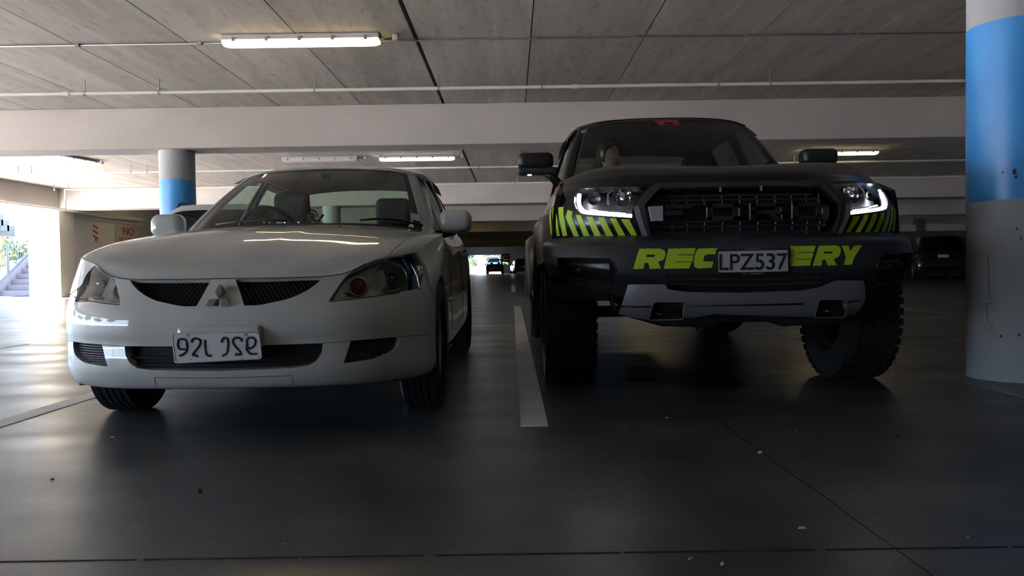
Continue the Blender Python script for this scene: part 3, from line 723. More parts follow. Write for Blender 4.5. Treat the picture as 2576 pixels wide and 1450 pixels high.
# bumper skin below a seam that runs from the lamps; fascia kept as one moulded bumper
trimmed(sF, outer, [p_grille, mirror_poly(p_grille), p_side, mirror_poly(p_side), p_low, p_lamp, p_lampL], 'front_bumper', m_white_car, sed, .022, rim=.05)
for s in (1, -1):
    f = (lambda p: p) if s > 0 else mirror_poly
    trimmed(sF, f(p_grille), (), 'upper_grille', m_dark, sed, .03, offset=-.045)
    trimmed(sF, f(p_side), (), 'lower_vent', m_dark, sed, .03, offset=-.04)
    # slanted grille bars
    mb = MB(); P = np.array(p_grille); u0, u1 = P[:, 0].min(), P[:, 0].max()
    for i in range(19):
        ub = u0+(u1-u0)*(i+.5)/19
        vv = np.linspace(P[:, 1].min(), P[:, 1].max(), 60); uu = ub-.05*(vv-vv.mean())/(vv.max()-vv.min())*1.2
        ok = inside(P, np.stack([uu, vv], 1))
        if ok.sum() < 3: continue
        a, b2 = np.where(ok)[0][[0, -1]]
        q = [(s*uu[k], vv[k]) for k in np.linspace(a, b2, 5).astype(int)]; q = np.array(q)
        X = sF(q[:, 0], q[:, 1])-sF.normal(q[:, 0], q[:, 1])*.032
        mb.tube([tuple(p) for p in X], .0035, 5)
    mb.build('grille_bars', m_black, sed)
    mb = MB(); P = np.array(p_side)
    for i in range(10):
        vb = P[:, 1].min()+(P[:, 1].max()-P[:, 1].min())*(i+.5)/10
        uu = np.linspace(P[:, 0].min(), P[:, 0].max(), 60); ok = inside(P, np.stack([uu, 0*uu+vb], 1))
        if ok.sum() < 3: continue
        a, b2 = np.where(ok)[0][[0, -1]]; q = np.array([(s*uu[k], vb) for k in np.linspace(a, b2, 6).astype(int)])
        X = sF(q[:, 0], q[:, 1])-sF.normal(q[:, 0], q[:, 1])*.022; mb.tube([tuple(p) for p in X], .004, 5)
    mb.build('vent_ribs', mat('vent_plastic', (.03, .033, .045), .5), sed)
trimmed(sF, p_low, (), 'lower_intake', m_dark, sed, .03, offset=-.045)
mb = MB()
for vb in (cv-(cv-cb)*.38, cv-(cv-cb)*.72):
    uu = np.linspace(-.52, .52, 24); X = sF(uu, uu*0+vb)-sF.normal(uu, uu*0+vb)*.03; mb.tube([tuple(p) for p in X], .006, 6)
mb.build('intake_bar', m_black, sed)
# seams
m_gap = mat('panel_gap', (.02, .02, .02), .8)
def seam(net, pts, w=.0016, name='panel_gap', both=False, parent=None):
    q = pts if isinstance(pts[0][0], float) and abs(pts[0][0]) <= 1.2 and abs(pts[0][1]) <= 1.2 else tr(net, pts)
    U = np.array(q, float); 
    dense = []
    for a, b2 in zip(U[:-1], U[1:]):
        for t in np.linspace(0, 1, 6)[:-1]: dense.append(a+(b2-a)*t)
    dense.append(U[-1]); U = np.array(dense)
    for s in ((1, -1) if both else (1,)):
        strip_on(net, [(s*a, b2) for a, b2 in U], w, name, m_gap, parent or sed, offset=0)
tow = tr(sF, [(545, 952), (640, 949), (733, 945.5), (737, 960), (739, 977)])
seam(sF, tow, .0012, 'tow_cover_gap', True)
char = tr(sF, [(812, 864), (850, 861), (883, 858)]); seam(sF, char, .001, 'bumper_crease', True)
char = tr(sF, [(1003, 848), (1040, 845), (1080, 842)]); seam(sF, char, .001, 'bumper_crease', True)
# bonnet and wings
hb = [(.695, 0.0), (.73, .2), (.77, .5), (.82, .8), (.865, 1)]
hood_poly = [(-a, b2) for a, b2 in hb]+[(0, 1)]+hb[::-1]+[(.3, 0), (0, 0), (-.3, 0)]
class Ridged:
    def __init__(s, n): s.n = n
    def __call__(s, u, v):
        p = s.n(u, v); v = np.asarray(v, float); xr = .045+.17*np.clip(v, 0, 1)
        t = np.clip((np.abs(p[..., 0])-xr)/.07+.5, 0, 1); f = .003*(1-t*t*(3-2*t))*np.clip(1.05-v, 0, 1)
        p = p.copy(); p[..., 2] += f; p[..., 1] -= f*.3; return p
    def normal(s, u, v): return Net.normal(s, u, v)
trimmed(Ridged(sH), hood_poly, (), 'bonnet', m_white_car, sed, .022, offset=.0, rim=.02)
g = .006
for s in (1, -1):
    wp = [(a+g, b2) for a, b2 in hb]+[(1, 1), (1, .5), (1, 0)]
    if s < 0: wp = mirror_poly(wp)
    trimmed(sH, wp, (), 'wing_top', m_white_car, sed, .022, rim=.015)
seam(sF, [(0., .998), (.2, .998), (.4, .998), (.55, .998)], .002, 'bonnet_gap', True)
# rubbing strip under the lamp
for s in (1, -1):
    q = tr(sF, [(827, 760), (878, 755), (936, 747), (995, 739), (1056, 727), (1085, 724)]); strip_on(sF, [(s*a, b2) for a, b2 in q], .002, 'lamp_seal', m_gap, sed, .001)
# headlamps
def P_at(net, px, py, depth, s=1):
    u, v = net.at_px(px, py); p = net(s*u, v); return Vector((p[0], p[1]+depth, p[2]))
m_refl = mat('lamp_reflector', (.52, .51, .49), .25, .35); noise_color(m_refl, (.45, .45, .44), (.85, .84, .80), 14, 3)
for s in (1, -1):
    hl = bpy.data.objects.new('headlamp', None); C.objects.link(hl); hl.parent = sed
    f = (lambda p: p) if s > 0 else mirror_poly
    trimmed(sF, p_lamp if s > 0 else p_lampL, (), 'lamp_housing', m_refl, hl, .03, offset=-.075)
    trimmed(sF, p_lamp if s > 0 else p_lampL, (), 'clear_lens', m_glass_clear, hl, .02, offset=-.002)
    c = P_at(sF, 978, 700, .075, s) if s > 0 else P_at(sF, 232, 715, .07)
    mb = MB(); mb.lathe([(.045, .012), (.035, .03), (.015, .05), (-.015, .066), (-.018, .068), (-.014, .071), (.01, .071)], c, 'y', 40); mb.build('main_reflector', m_refl, hl, smooth=True, angle=40)
    MB().sphere((c.x, c.y-.0, c.z), .018, 16, 10).build('bulb_cap', m_chrome, hl, smooth=True)
    MB().lathe([(0, .02), (0, .06)], (c.x, c.y+.004, c.z), 'y', 32).build('bowl_shade', mat('lamp_shade_dark', (.14, .14, .13), .35), hl, smooth=True)
    c = P_at(sF, 895, 721, .05, s) if s > 0 else P_at(sF, 293, 737, .06)
    MB().sphere(c, .034, 24, 12, (1, .5, 1)).build('indicator', m_amber, hl, smooth=True)
    MB().lathe([(-.006, .036), (-.012, .039), (-.006, .043), (.02, .043)], c, 'y', 40).build('indicator_ring', mat('ring_grey', (.55, .55, .55), .3, .3), hl, smooth=True)
    if s > 0:
        a, b2 = P_at(sF, 845, 748, .045, s), P_at(sF, 875, 745, .05, s)
        MB().box(min(a.x, c.x), max(a.x, c.x), c.y+.0, c.y+.02, a.z-.002, a.z+.016).build('amber_base', m_amber, hl)
    if s < 0: continue
    c2 = P_at(sF, 1050, 690, .05, s)
    MB().rbox(c2.x-.02, c2.x+.02, c2.y-.02, c2.y+.02, c2.z-.04, c2.z+.04, .015).build('side_marker', m_chrome, hl, smooth=True)
# badge
def on_y(px, py, y): return on_plane(px, py, 1, SL[1]+y)-Vector(SL)
for i, poly in enumerate(([(550, 717), (560.5, 735), (549.5, 752), (540, 735)], [(526, 752.5), (547, 752.5), (536, 770), (516, 770)], [(552, 752.5), (571.7, 752.5), (578, 770), (556, 770)])):
    q = [on_y(px, py, -.002) for px, py in poly]
    MB().prism([(p.x, p.z) for p in q], 'y', -.004, .035).build('badge_diamond', mat('badge_metal', (.5, .49, .52), .25, .9), sed, bevel=.001)
# plate pad and number plate
MB().rbox(-.172, .176, -.020, .06, .38, .476, .02, 4).build('plate_pad', m_white_car, sed, smooth=True, angle=40)
pl = empty('number_plate', (0, 0, 0)); pl.parent = sed; pl['label'] = 'grey white pressed plate with dark mirrored looking characters'
py_ = -.030
Q = [on_y(px, py, py_) for px, py in ((433, 840), (650, 834), (659, 903), (440, 914))]
pc = smooth_poly([(q.x, q.z) for q in Q], 1)
m_plate = mat('plate_face', (.55, .56, .60), .45)
def rounded(poly, r, n=4):
    out = []; m = len(poly)
    for i in range(m):
        p, a, b2 = (Vector(poly[i]), Vector(poly[i-1]), Vector(poly[(i+1) % m])); u1 = (a-p).normalized(); u2 = (b2-p).normalized()
        s0, s1 = p+u1*r, p+u2*r
        for k in range(n+1):
            t = k/n; out.append(tuple((s0*(1-t)**2+p*2*t*(1-t)+s1*t*t)))
    return out
pr = rounded([(q.x, q.z) for q in Q], .012)
MB().prism(pr, 'y', py_, py_+.004).build('plate_blank', m_plate, pl)
MB().tube([(a, py_, b2) for a, b2 in pr], .0022, 6, True).build('pressed_edge', m_plate, pl, smooth=True)
Z9 = 9.908
def gz(pts): return [tuple(on_y(420+a/Z9, 810+b2/Z9, py_)) for a, b2 in pts]
gl = [[(485, 600), (485, 500), (450, 445), (370, 430), (290, 450), (265, 530), (275, 620), (320, 680), (400, 690), (480, 690)], [(485, 480), (497, 600), (490, 700), (450, 770), (390, 815), (330, 845), (318, 820)],
      [(620, 520), (615, 470), (660, 425), (740, 420), (810, 450), (830, 520), (800, 600), (740, 680), (670, 760), (640, 820), (660, 840), (700, 830), (740, 855), (765, 860)],
      [(945, 450), (940, 560), (955, 700), (972, 790), (1020, 840), (1120, 850)],
      [(1360, 520), (1380, 430), (1440, 400), (1500, 420), (1522, 500), (1512, 640), (1497, 760), (1450, 810), (1400, 835), (1380, 840)],
      [(1860, 500), (1850, 430), (1780, 400), (1690, 405), (1640, 460), (1650, 540), (1710, 620), (1790, 710), (1835, 770), (1830, 820), (1780, 815), (1730, 800), (1715, 840)],
      [(1990, 560), (1985, 470), (2020, 410), (2090, 395), (2170, 410), (2200, 470), (2190, 560), (2150, 620), (2080, 660), (2010, 640), (1985, 560)], [(1985, 560), (1975, 680), (2020, 740), (2080, 800), (2160, 800), (2240, 800)]]
mb = MB()
for g_ in gl:
    g2 = [np.array(p, float) for p in gz(g_)]; dense = []
    for i in range(len(g2)-1):
        p0 = g2[max(i-1, 0)]; p3 = g2[min(i+2, len(g2)-1)]
        for t in (0, .25, .5, .75): dense.append(tuple(_cr(np.array(t), p0, g2[i], g2[i+1], p3)))
    dense.append(tuple(g2[-1])); mb.tube(dense, .0048, 8)
mb.build('characters', mat('plate_ink', (.012, .016, .028), .5), pl, smooth=True)
mb = MB(); mb.tube(gz([(140, 330), (175, 292), (600, 285), (1040, 275)]), .002, 6); mb.tube(gz([(1330, 268), (1800, 258), (2290, 258)]), .002, 6)
mb.build('dark_edge_line', MATS['plate_ink'], pl)
for (a, b2) in ((512, 335), (1955, 322), (2258, 300), (2310, 885), (1862, 920), (603, 942), (215, 955)):
    p = gz([(a, b2)])[0]; MB().cyl((p[0], p[1]-.003, p[2]), (p[0], p[1]+.002, p[2]), .0032 if a not in (512, 1955) else .0048, 12).build('plate_screw', m_steel, pl)
# sides
sides_y = [.42, .62, .8, 1.1, 1.48, 2.0, 2.6, 3.2, 3.7, 4.1, 4.36]
topx = [.762, .788, .810, .824, .79, .775, .77, .765, .75, .70, .60]; topz = [.772, .810, .841, .878, .905, .922, .937, .952, .965, .965, .95]
basex = [.838, .842, .8475, .8475, .845, .845, .845, .845, .838, .80, .70]
rows = []
for fz, fx in ((0., -.035), (.16, -.004), (.36, 0.), (.55, -.003), (.72, -.010), (.88, None), (1., 'top')):
    row = []
    for y, tx, tz, bx_ in zip(sides_y, topx, topz, basex):
        z = .20+(tz-.20)*fz
        x = bx_+fx if not (fx is None or fx == 'top') else (tx if fx == 'top' else tx+(bx_-tx)*.55)
        row.append((x, y, z))
    rows.append(row)
sS = Net(rows, False, SL)
AX1, AX2, WR = .81, 3.41, .308
arch1 = circ_yz(sS, AX1, WR, .352, -22, 202, 24, .15, .3); arch2 = circ_yz(sS, AX2, WR, .352, -22, 202, 24, .65, .3)
# polygon in uv with arches cut from the lower edge
def side_poly(n):
    pts = [(arch1[-1][0], 0)]+arch1[::-1]+[(arch1[0][0], 0), (.45, 0), (arch2[-1][0], 0)]+arch2[::-1]+[(arch2[0][0], 0), (1, 0), (1, .5), (1, 1), (.7, 1), (.4, 1), (.2, 1), (0, 1), (0.0, .75)]
    return pts
sp_ = side_poly(sS)
sp_ = [p for p in sp_ if p[1] >= -1e-6]
first_low = min(p[0] for p in sp_)
for s, net in ((1, sS), (-1, flip_net(sS))):
    trimmed(net, [(0, 1)]+[(0, .8)]+[p for p in arch1[::-1] if p[0] > 0.0 and p[1] > 0]+[(arch1[0][0], 0), (.45, 0), (arch2[-1][0], 0)]+[p for p in arch2[::-1] if p[1] > 0]+[(arch2[0][0], 0), (1, 0), (1, .5), (1, 1), (.7, 1), (.4, 1), (.2, 1)],
            (), 'body_side', m_white_car, sed, .02, rim=.03)
    for (y0_, y1_) in ((1.42, 1.42), (2.46, 2.46), (3.30, 3.05)):
        q = [net_q for net_q in [sS.at_yz(y0_+(y1_-y0_)*t, .27+.62*t, .35, .4) for t in np.linspace(0, 1, 8)]]
        strip_on(net, q, .0022, 'door_gap', m_gap, sed, .0)
    for yy in (2.28, 3.12):
        q = sS.at_yz(yy, .80, .5, .8); p = net(np.array(q[0]), np.array(q[1]))
        MB().rbox(p[0]-.02 if s > 0 else p[0]-.03, p[0]+.03 if s > 0 else p[0]+.02, yy-.09, yy+.09, .785, .815, .012).build('door_handle', m_white_car, sed, smooth=True)
    q = [sS.at_yz(y, .52, .3, .4) for y in np.linspace(1.22, 3.0, 10)]; strip_on(net, q, .012, 'rubbing_strip', m_white_car, sed, .0)
    arch_liner(s*.50, s*.835, AX1, WR, .37, sed); arch_liner(s*.50, s*.835, AX2, WR, .37, sed)
# tail
tail = [[(0, 4.48, .25), (.4, 4.47, .25), (.62, 4.42, .25), (.70, 4.36, .22)], [(0, 4.5, .5), (.4, 4.49, .5), (.64, 4.43, .5), (.70, 4.36, .5)],
        [(0, 4.42, .75), (.4, 4.41, .75), (.6, 4.38, .75), (.66, 4.36, .75)], [(0, 4.38, .98), (.4, 4.37, .98), (.55, 4.36, .97), (.60, 4.36, .95)],
        [(0, 4.1, 1.0), (.4, 4.1, .995), (.6, 4.1, .98), (.70, 4.1, .965)], [(0, 3.86, 1.0), (.4, 3.87, .995), (.62, 3.88, .985), (.73, 3.88, .968)]]
sT = Net(tail, True, SL); trimmed(sT, [(-1, 0), (1, 0), (1, 1), (-1, 1)], (), 'boot', m_white_car, sed, .06)
MB().box(-.74, .74, .30, 4.40, .21, .30).build('floor_pan', m_dark, sed)
MB().box(-.50, .50, .20, 1.2, .25, .60).build('engine_bay', m_dark, sed)
# greenhouse
w0 = [(0, 1.14, .935), (.30, 1.165, .93), (.55, 1.24, .92), (.685, 1.385, .905)]
w3 = [(0, 1.985, 1.358), (.22, 1.99, 1.353), (.40, 2.01, 1.342), (.515, 2.045, 1.322)]
def lerp_rows(a, b2, t, bulge=0.): return [tuple(np.array(p)*(1-t)+np.array(q)*t+np.array((0, -bulge*.6, bulge))) for p, q in zip(a, b2)]
sW = Net([w0, lerp_rows(w0, w3, .33, .022), lerp_rows(w0, w3, .67, .022), w3], True, SL)
frit = [(-.89, .05), (0, .05), (.89, .05), (.905, .5), (.915, .965), (0, .975), (-.915, .965), (-.905, .5)]
trimmed(sW, [(-1, 0), (0, 0), (1, 0), (1, .5), (1, 1), (0, 1), (-1, 1), (-1, .5)], [frit], 'windscreen_border', m_black, sed, .03)
trimmed(sW, frit, (), 'windscreen', m_glass, sed, .04, offset=-.001)
r0 = [(0, 1.99, 1.368), (.25, 2.0, 1.362), (.45, 2.03, 1.345), (.565, 2.07, 1.322)]
roof = [r0, [(0, 2.25, 1.405), (.25, 2.26, 1.402), (.46, 2.28, 1.385), (.575, 2.30, 1.357)], [(0, 2.65, 1.425), (.26, 2.65, 1.42), (.47, 2.66, 1.403), (.585, 2.66, 1.372)],
        [(0, 3.05, 1.415), (.26, 3.05, 1.41), (.46, 3.05, 1.392), (.575, 3.05, 1.36)], [(0, 3.38, 1.375), (.25, 3.38, 1.37), (.44, 3.37, 1.355), (.55, 3.36, 1.33)]]
sR = Net(roof, True, SL); trimmed(sR, [(-1, 0), (1, 0), (1, 1), (-1, 1)], (), 'roof', m_white_car, sed, .04, thick=.012)
trimmed(sR, [(-.97, .02), (.97, .02), (.97, .98), (-.97, .98)], (), 'headliner', mat('headliner', (.20, .21, .20), .9), sed, .06, offset=-.03)
b0 = [(0, 3.86, 1.005), (.25, 3.86, 1.0), (.46, 3.87, .99), (.60, 3.88, .98)]; b3 = [(0, 3.39, 1.37), (.22, 3.39, 1.365), (.38, 3.385, 1.352), (.49, 3.37, 1.335)]
sB = Net([b0, lerp_rows(b0, b3, .33, .015), lerp_rows(b0, b3, .67, .015), b3], True, SL)
bf = [(-.93, .05), (.93, .05), (.93, .94), (-.93, .94)]
trimmed(sB, [(-1, 0), (1, 0), (1, 1), (-1, 1)], [bf], 'rear_screen_border', m_black, sed, .05); trimmed(sB, bf, (), 'rear_screen', m_glass, sed, .06)
cols = [((.685, 1.385, .905), (.515, 2.045, 1.322)), ((.735, 1.45, .90), (.558, 2.08, 1.322)), ((.772, 1.95, .915), (.573, 2.30, 1.355)), ((.772, 2.5, .932), (.582, 2.62, 1.372)), ((.765, 3.0, .948), (.575, 3.0, 1.36)),
        ((.75, 3.5, .96), (.555, 3.33, 1.335)), ((.70, 3.88, .968), (.49, 3.39, 1.335))]
def ghr(t, bulge): return [tuple(np.array(a)*(1-t)+np.array(b2)*t+np.array((bulge, 0, 0))) for a, b2 in cols]
sG = Net([ghr(0, 0), ghr(.33, .018), ghr(.67, .018), ghr(1, 0)], False, SL)
wn1 = [(.19, .07), (.47, .05), (.475, .93), (.36, .93), (.27, .90)]; wn2 = [(.52, .05), (.83, .06), (.80, .70), (.76, .92), (.515, .93)]
wn1 = rounded(wn1, .015); wn2 = rounded(wn2, .02)
for s, net in ((1, sG), (-1, flip_net(sG))):
    trimmed(net, [(0, 0), (.5, 0), (1, 0), (1, 1), (.5, 1), (0, 1)], [wn1, wn2], 'pillar_frame', m_white_car, sed, .03, rim=.03)
    trimmed(net, wn1, (), 'front_door_glass', m_glass, sed, .05, offset=-.012); trimmed(net, wn2, (), 'rear_door_glass', m_glass, sed, .05, offset=-.012)
    for w_ in (wn1, wn2): strip_on(net, w_, .007, 'window_seal', m_black, sed, -.004, True)
    for (ua, ub) in ((.20, .47), (.52, .82)):
        uu = np.linspace(ua, ub, 12); lo = net(uu, uu*0+.82)+net.normal(uu, uu*0+.82)*.028; hi = net(uu, uu*0+.965)+net.normal(uu, uu*0+.965)*.006
        lo[0] = hi[0]; mb = MB(); V = [tuple(p) for p in lo]+[tuple(p) for p in hi]+[tuple(p-np.array((s*.003, 0, 0))) for p in lo]
        mb.add(V, [(i, i+1, 12+i+1, 12+i) for i in range(11)]+[(i, 24+i, 24+i+1, i+1) for i in range(11)]); mb.build('rain_visor', m_black, sed)
    # door mirror
    mr_ = bpy.data.objects.new('door_mirror', None); C.objects.link(mr_); mr_.parent = sed
    hs = MB(); x0, x1 = (.765, .965); zc = (.905, 1.045)
    hs.rbox(min(s*x0, s*x1), max(s*x0, s*x1), 1.50, 1.62, zc[0], zc[1], .052, 6).build('mirror_housing', m_white_car, mr_, smooth=True)
    hs = MB(); hs.tube([(s*.74, 1.60, .90), (s*.80, 1.58, .905), (s*.86, 1.57, .915)], [.03, .026, .02], 10).build('mirror_arm', m_black, mr_, smooth=True)
    MB().box(min(s*.79, s*.945), max(s*.79, s*.945), 1.618, 1.624, .925, 1.03).build('mirror_glass', m_chrome, mr_)
# cabin
cb_ = MB(); cb_.prism([(1.16, .80), (1.16, .915), (1.35, .925), (1.75, .915), (1.82, .86), (1.80, .55), (1.3, .5)], 'x', -.68, .68).build('dashboard', m_trim, sed, bevel=.02)
mb = MB().box(-.72, -.66, 1.5, 3.9, .35, .93).box(.66, .72, 1.5, 3.9, .35, .93).build('door_trim', m_trim, sed)
MB().box(-.66, .66, 3.35, 3.9, .90, .94).build('parcel_shelf', m_trim, sed)
seat(-.38, 2.45, 1.255, .48, sed, 'driver_seat'); seat(.35, 2.45, 1.205, .48, sed, 'passenger_seat')
MB().rbox(-.62, .62, 3.1, 3.3, .5, .98, .05).build('rear_bench', m_seat, sed, smooth=True)
steering_wheel(-.37, 1.92, .93, sed)
MB().rbox(-.03, .03, 1.93, 1.95, 1.285, 1.325, .01).build('mirror_mount', m_black, sed)
# wipers and washer jets
def wip(pts, name='wiper'):
    q = [sW.at_px(*p) for p in pts]; X = [tuple(sW(np.array(a), np.array(max(b2, -.02)))+sW.normal(np.array(a), np.array(b2))*.014) for a, b2 in q]
    MB().tube(X, .007, 6).build(name, m_black, sed, smooth=True)
wip([(545, 571), (600, 564), (660, 560), (720, 561)]); wip([(905, 560), (950, 556), (1000, 559), (1060, 572)])
for px in (567, 854):
    u, v = sH.at_px(px, 571); p = sH(u, min(v, .97)); MB().sphere(tuple(p), .009, 10, 6, (1, 1, .7)).build('washer_jet', m_black, sed)
for (y, sd) in ((AX1, 1), (AX1, -1), (AX2, 1), (AX2, -1)): wheel(sd*.745, y, WR, .20, sd, sed, .20, m_silverp, 6)
# hanging undertray edge
MB().tube([(-.05, .30, .19), (.05, .25, .185), (.10, .26, .18)], .008, 6).build('undertray_flap', m_black, sed)
# windscreen labels and dashboard toy
for (px0, px1, py0, py1) in ((1026, 1058, 538, 556),):
    q = [sW.at_px(x, y) for x, y in ((1032, 537), (1054, 540), (1058, 558), (1036, 553))]
    trimmed(sW, q, (), 'windscreen_label', mat('label_paper', (.55, .62, .62), .6), sed, .05, offset=.002)
fg = empty('dashboard_figurine', (SL[0]-.06+.01, SL[1]+1.62, .925), label='small dark toy figure with a raised arm on the dashboard of the white sedan', cat='figurine')
mb = MB().sphere((0, 0, .045), .035, 12, 8).sphere((.03, 0, .10), .025, 12, 8); mb.build('body', m_trim, fg, smooth=True)
MB().tube([(.03, 0, .08), (.075, 0, .07), (.105, 0, .11)], .008, 6).build('arm', m_trim, fg, smooth=True)
# ================================================================== the black pickup
TL = (1.18, 3.95, 0)
m_wrap = mat('black_satin_paint', (.006, .006, .0075), .24, coat=.15, coat_rough=.10, spec=.4)
m_bump = mat('grey_satin_bumper', (.026, .028, .034), .36)
m_skid = mat('skid_silver', (.20, .20, .23), .42, .3)
m_lime = mat('lime_reflective', (.42, .62, .03), .45); 
m_gun = mat('gunmetal', (.030, .031, .035), .35)
pk = empty('pickup_truck', TL, label='large black pickup with lime RECOVERY lettering and lit daytime lamps', cat='truck')
bp_x = [0, .34, .60, .80, .95, 1.005]; bp_y = [0, .008, .045, .14, .30, .44]
def tp(z, dy=0, sx=1., dz=None, X=bp_x, Y=bp_y): return [(x*sx, y+dy, z+(dz[i] if dz else 0)) for i, (x, y) in enumerate(zip(X, Y))]
tB = Net([tp(.50, .10, .97, [0, 0, .03, .08, .12, .14]), tp(.58, .04, .99, [0, 0, .02, .05, .08, .10]), tp(.655, .0, 1, [0, 0, 0, .02, .04, .05]), tp(.72, .0, 1, [0, 0, 0, .01, .02, .02]), tp(.775, .012), tp(.812, .03), tp(.835, .075, .99), tp(.852, .13, .975)], True, TL)
gx = [0, .34, .57, .76, .90, .965]; gy = [.10, .108, .14, .23, .38, .52]
tG = Net([tp(.846, .03, 1, None, gx, gy), tp(.92, .012, 1, None, gx, gy), tp(1.0, .02, .995, None, gx, gy),
          [(0, .135, 1.07), (.34, .145, 1.07), (.57, .18, 1.07), (.745, .275, 1.075), (.865, .43, 1.085), (.93, .58, 1.09)],
          [(0, .16, 1.115), (.34, .17, 1.115), (.56, .21, 1.12), (.72, .31, 1.125), (.825, .47, 1.14), (.885, .62, 1.15)]], True, TL)
tH = Net([[(0, .16, 1.115), (.34, .17, 1.115), (.56, .21, 1.12), (.72, .31, 1.125), (.825, .47, 1.14), (.885, .62, 1.15)],
          [(0, .22, 1.175), (.34, .235, 1.178), (.55, .28, 1.18), (.70, .37, 1.18), (.80, .51, 1.182), (.875, .66, 1.175)],
          [(0, .42, 1.232), (.34, .43, 1.24), (.55, .46, 1.247), (.69, .52, 1.24), (.79, .62, 1.222), (.875, .74, 1.195)],
          [(0, .85, 1.255), (.34, .85, 1.268), (.55, .86, 1.28), (.69, .88, 1.270), (.79, .92, 1.24), (.88, 1.0, 1.21)],
          [(0, 1.35, 1.265), (.34, 1.36, 1.275), (.55, 1.39, 1.285), (.68, 1.43, 1.275), (.77, 1.48, 1.25), (.865, 1.55, 1.22)]], True, TL)
full = [(-1, 0), (-.5, 0), (0, 0), (.5, 0), (1, 0), (1, .5), (1, 1), (.5, 1), (0, 1), (-.5, 1), (-1, 1), (-1, .5)]
def trG(p): return tr(tG, p)
# grille
gi = smooth_poly(trG([(1619, 520), (1640, 496), (1660, 478)]), 1)
top_v = tG.at_px(1880, 474)[1]; bot_v = tG.at_px(1880, 600)[1]
gil = trG([(1662, 477), (1640, 497), (1621, 520), (1627, 555), (1637, 588), (1660, 599)])
g_in = [(0, top_v)]+gil+[(0, bot_v)]+[(-u, v) for u, v in gil[::-1]]
gol = trG([(1655, 465), (1622, 487), (1596, 518), (1604, 556), (1614, 597), (1640, 606)])
g_out = [(0, min(.99, tG.at_px(1880, 462)[1]))]+[(u, max(v, .01)) for u, v in gol]+[(0, .02)]+[(-u, max(v, .01)) for u, v in gol[::-1]]
# head lamps
hl_ = trG([(1457, 475), (1500, 472), (1540, 470), (1590, 470), (1634, 471), (1610, 492), (1596, 510), (1590, 530), (1590, 548), (1560, 546), (1518, 543), (1480, 540), (1463, 537), (1450, 526), (1444, 508), (1446, 488)])
hl_ = [(u, min(v, .985)) for u, v in hl_]
hr_ = mirror_poly(hl_)
trimmed(tG, full, [g_in, hl_, hr_], 'front_panel', m_wrap, pk, .02, rim=.04)
trimmed(tG, g_out, [g_in], 'grille_surround', m_gun, pk, .02, offset=.018, rim=.03)
trimmed(tG, g_in, (), 'grille_back', m_dark, pk, .04, offset=-.09)
for s in (1, -1):
    fct = trG([(1594, 523), (1607, 520), (1612, 540), (1629, 597), (1618, 595), (1599, 546)])
    fct = [(u, max(v, .015)) for u, v in fct]
    if s > 0: fct = mirror_poly(fct)
    trimmed(tG, fct, (), 'surround_facet', mat('facet_lit_grey', (.16, .16, .18), .35), pk, .02, offset=.021)  # facet coloured lighter than the surround for the light it catches
# grille mesh: bars following the opening
def bar_between(net, v, depth, r, mb, poly):
    P = np.array(poly); uu = np.linspace(-.9, .9, 160); ok = inside(P, np.stack([uu, uu*0+v], 1)); uu = uu[ok]
    if len(uu) < 3: return
    q = uu[::4]; X = net(q, q*0+v)-net.normal(q, q*0+v)*depth; mb.tube([tuple(p) for p in X], r, 6)
mb = MB()
for t in (.08, .2, .32, .68, .8, .92): bar_between(tG, bot_v+(top_v-bot_v)*t, .05, .007, mb, g_in)
for k in range(-11, 12):
    u = k*.052
    for (ta, tb) in ((.04, .36), (.66, .97)):
        vv = np.linspace(bot_v+(top_v-bot_v)*ta, bot_v+(top_v-bot_v)*tb, 8); uu = vv*0+u
        if not inside(np.array(g_in), np.array([[u, vv.mean()]]))[0]: continue
        X = tG(uu, vv)-tG.normal(uu, vv)*.052; mb.tube([tuple(p) for p in X], .0045, 5)
mb.build('grille_mesh', m_gun, pk)
def onT(px, py, y): return on_plane(px, py, 1, TL[1]+y)-Vector(TL)
# block letters across the grille
m_let = mat('letter_black', (.018, .018, .020), .22)
zt, zb = onT(1850, 512, .10).z, onT(1850, 555, .10).z; zm = (zt+zb)/2; w_ = .018
def lx_(px): return onT(px, 530, .10).x
def letter(name, polys, holes=()):
    mb = MB()
    for p in polys: mb.prism(p, 'y', .095, .135)
    return mb.build(name, m_let, pk, bevel=.002)
a, b2 = lx_(1632), lx_(1742); st = lx_(1667)-a
letter('letter', [[(a+st, zt), (b2, zt), (b2-.01, zt-.024), (a+st, zt-.024)], [(a+st, zm+.012), (b2-.05, zm+.012), (b2-.05, zm-.012), (a+st, zm-.012)], [(a+st, zt), (a+st, zb), (a+st+.012, zb), (a+st+.012, zt)]])
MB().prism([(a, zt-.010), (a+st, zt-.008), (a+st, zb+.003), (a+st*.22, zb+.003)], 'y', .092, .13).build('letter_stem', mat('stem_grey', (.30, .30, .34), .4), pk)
a, b2 = lx_(1778), lx_(1860)
letter('letter', [[(a, zt), (b2, zt), (b2, zt-.022), (a, zt-.022)], [(a, zb+.022), (b2, zb+.022), (b2, zb), (a, zb)], [(a, zt), (a+.03, zt), (a+.03, zb), (a, zb)], [(b2-.03, zt), (b2, zt), (b2, zb), (b2-.03, zb)]])
a, b2 = lx_(1886), lx_(1965)
letter('letter', [[(a, zt), (a+.03, zt), (a+.03, zb), (a, zb)], [(a, zt), (b2, zt), (b2, zt-.02), (a, zt-.02)], [(a, zm+.006), (b2, zm+.006), (b2, zm-.014), (a, zm-.014)], [(b2-.028, zt), (b2, zt-.006), (b2, zm), (b2-.028, zm)], [(b2-.07, zm-.01), (b2-.035, zm-.01), (b2, zb), (b2-.035, zb)]])
a, b2 = lx_(1993), lx_(2068)
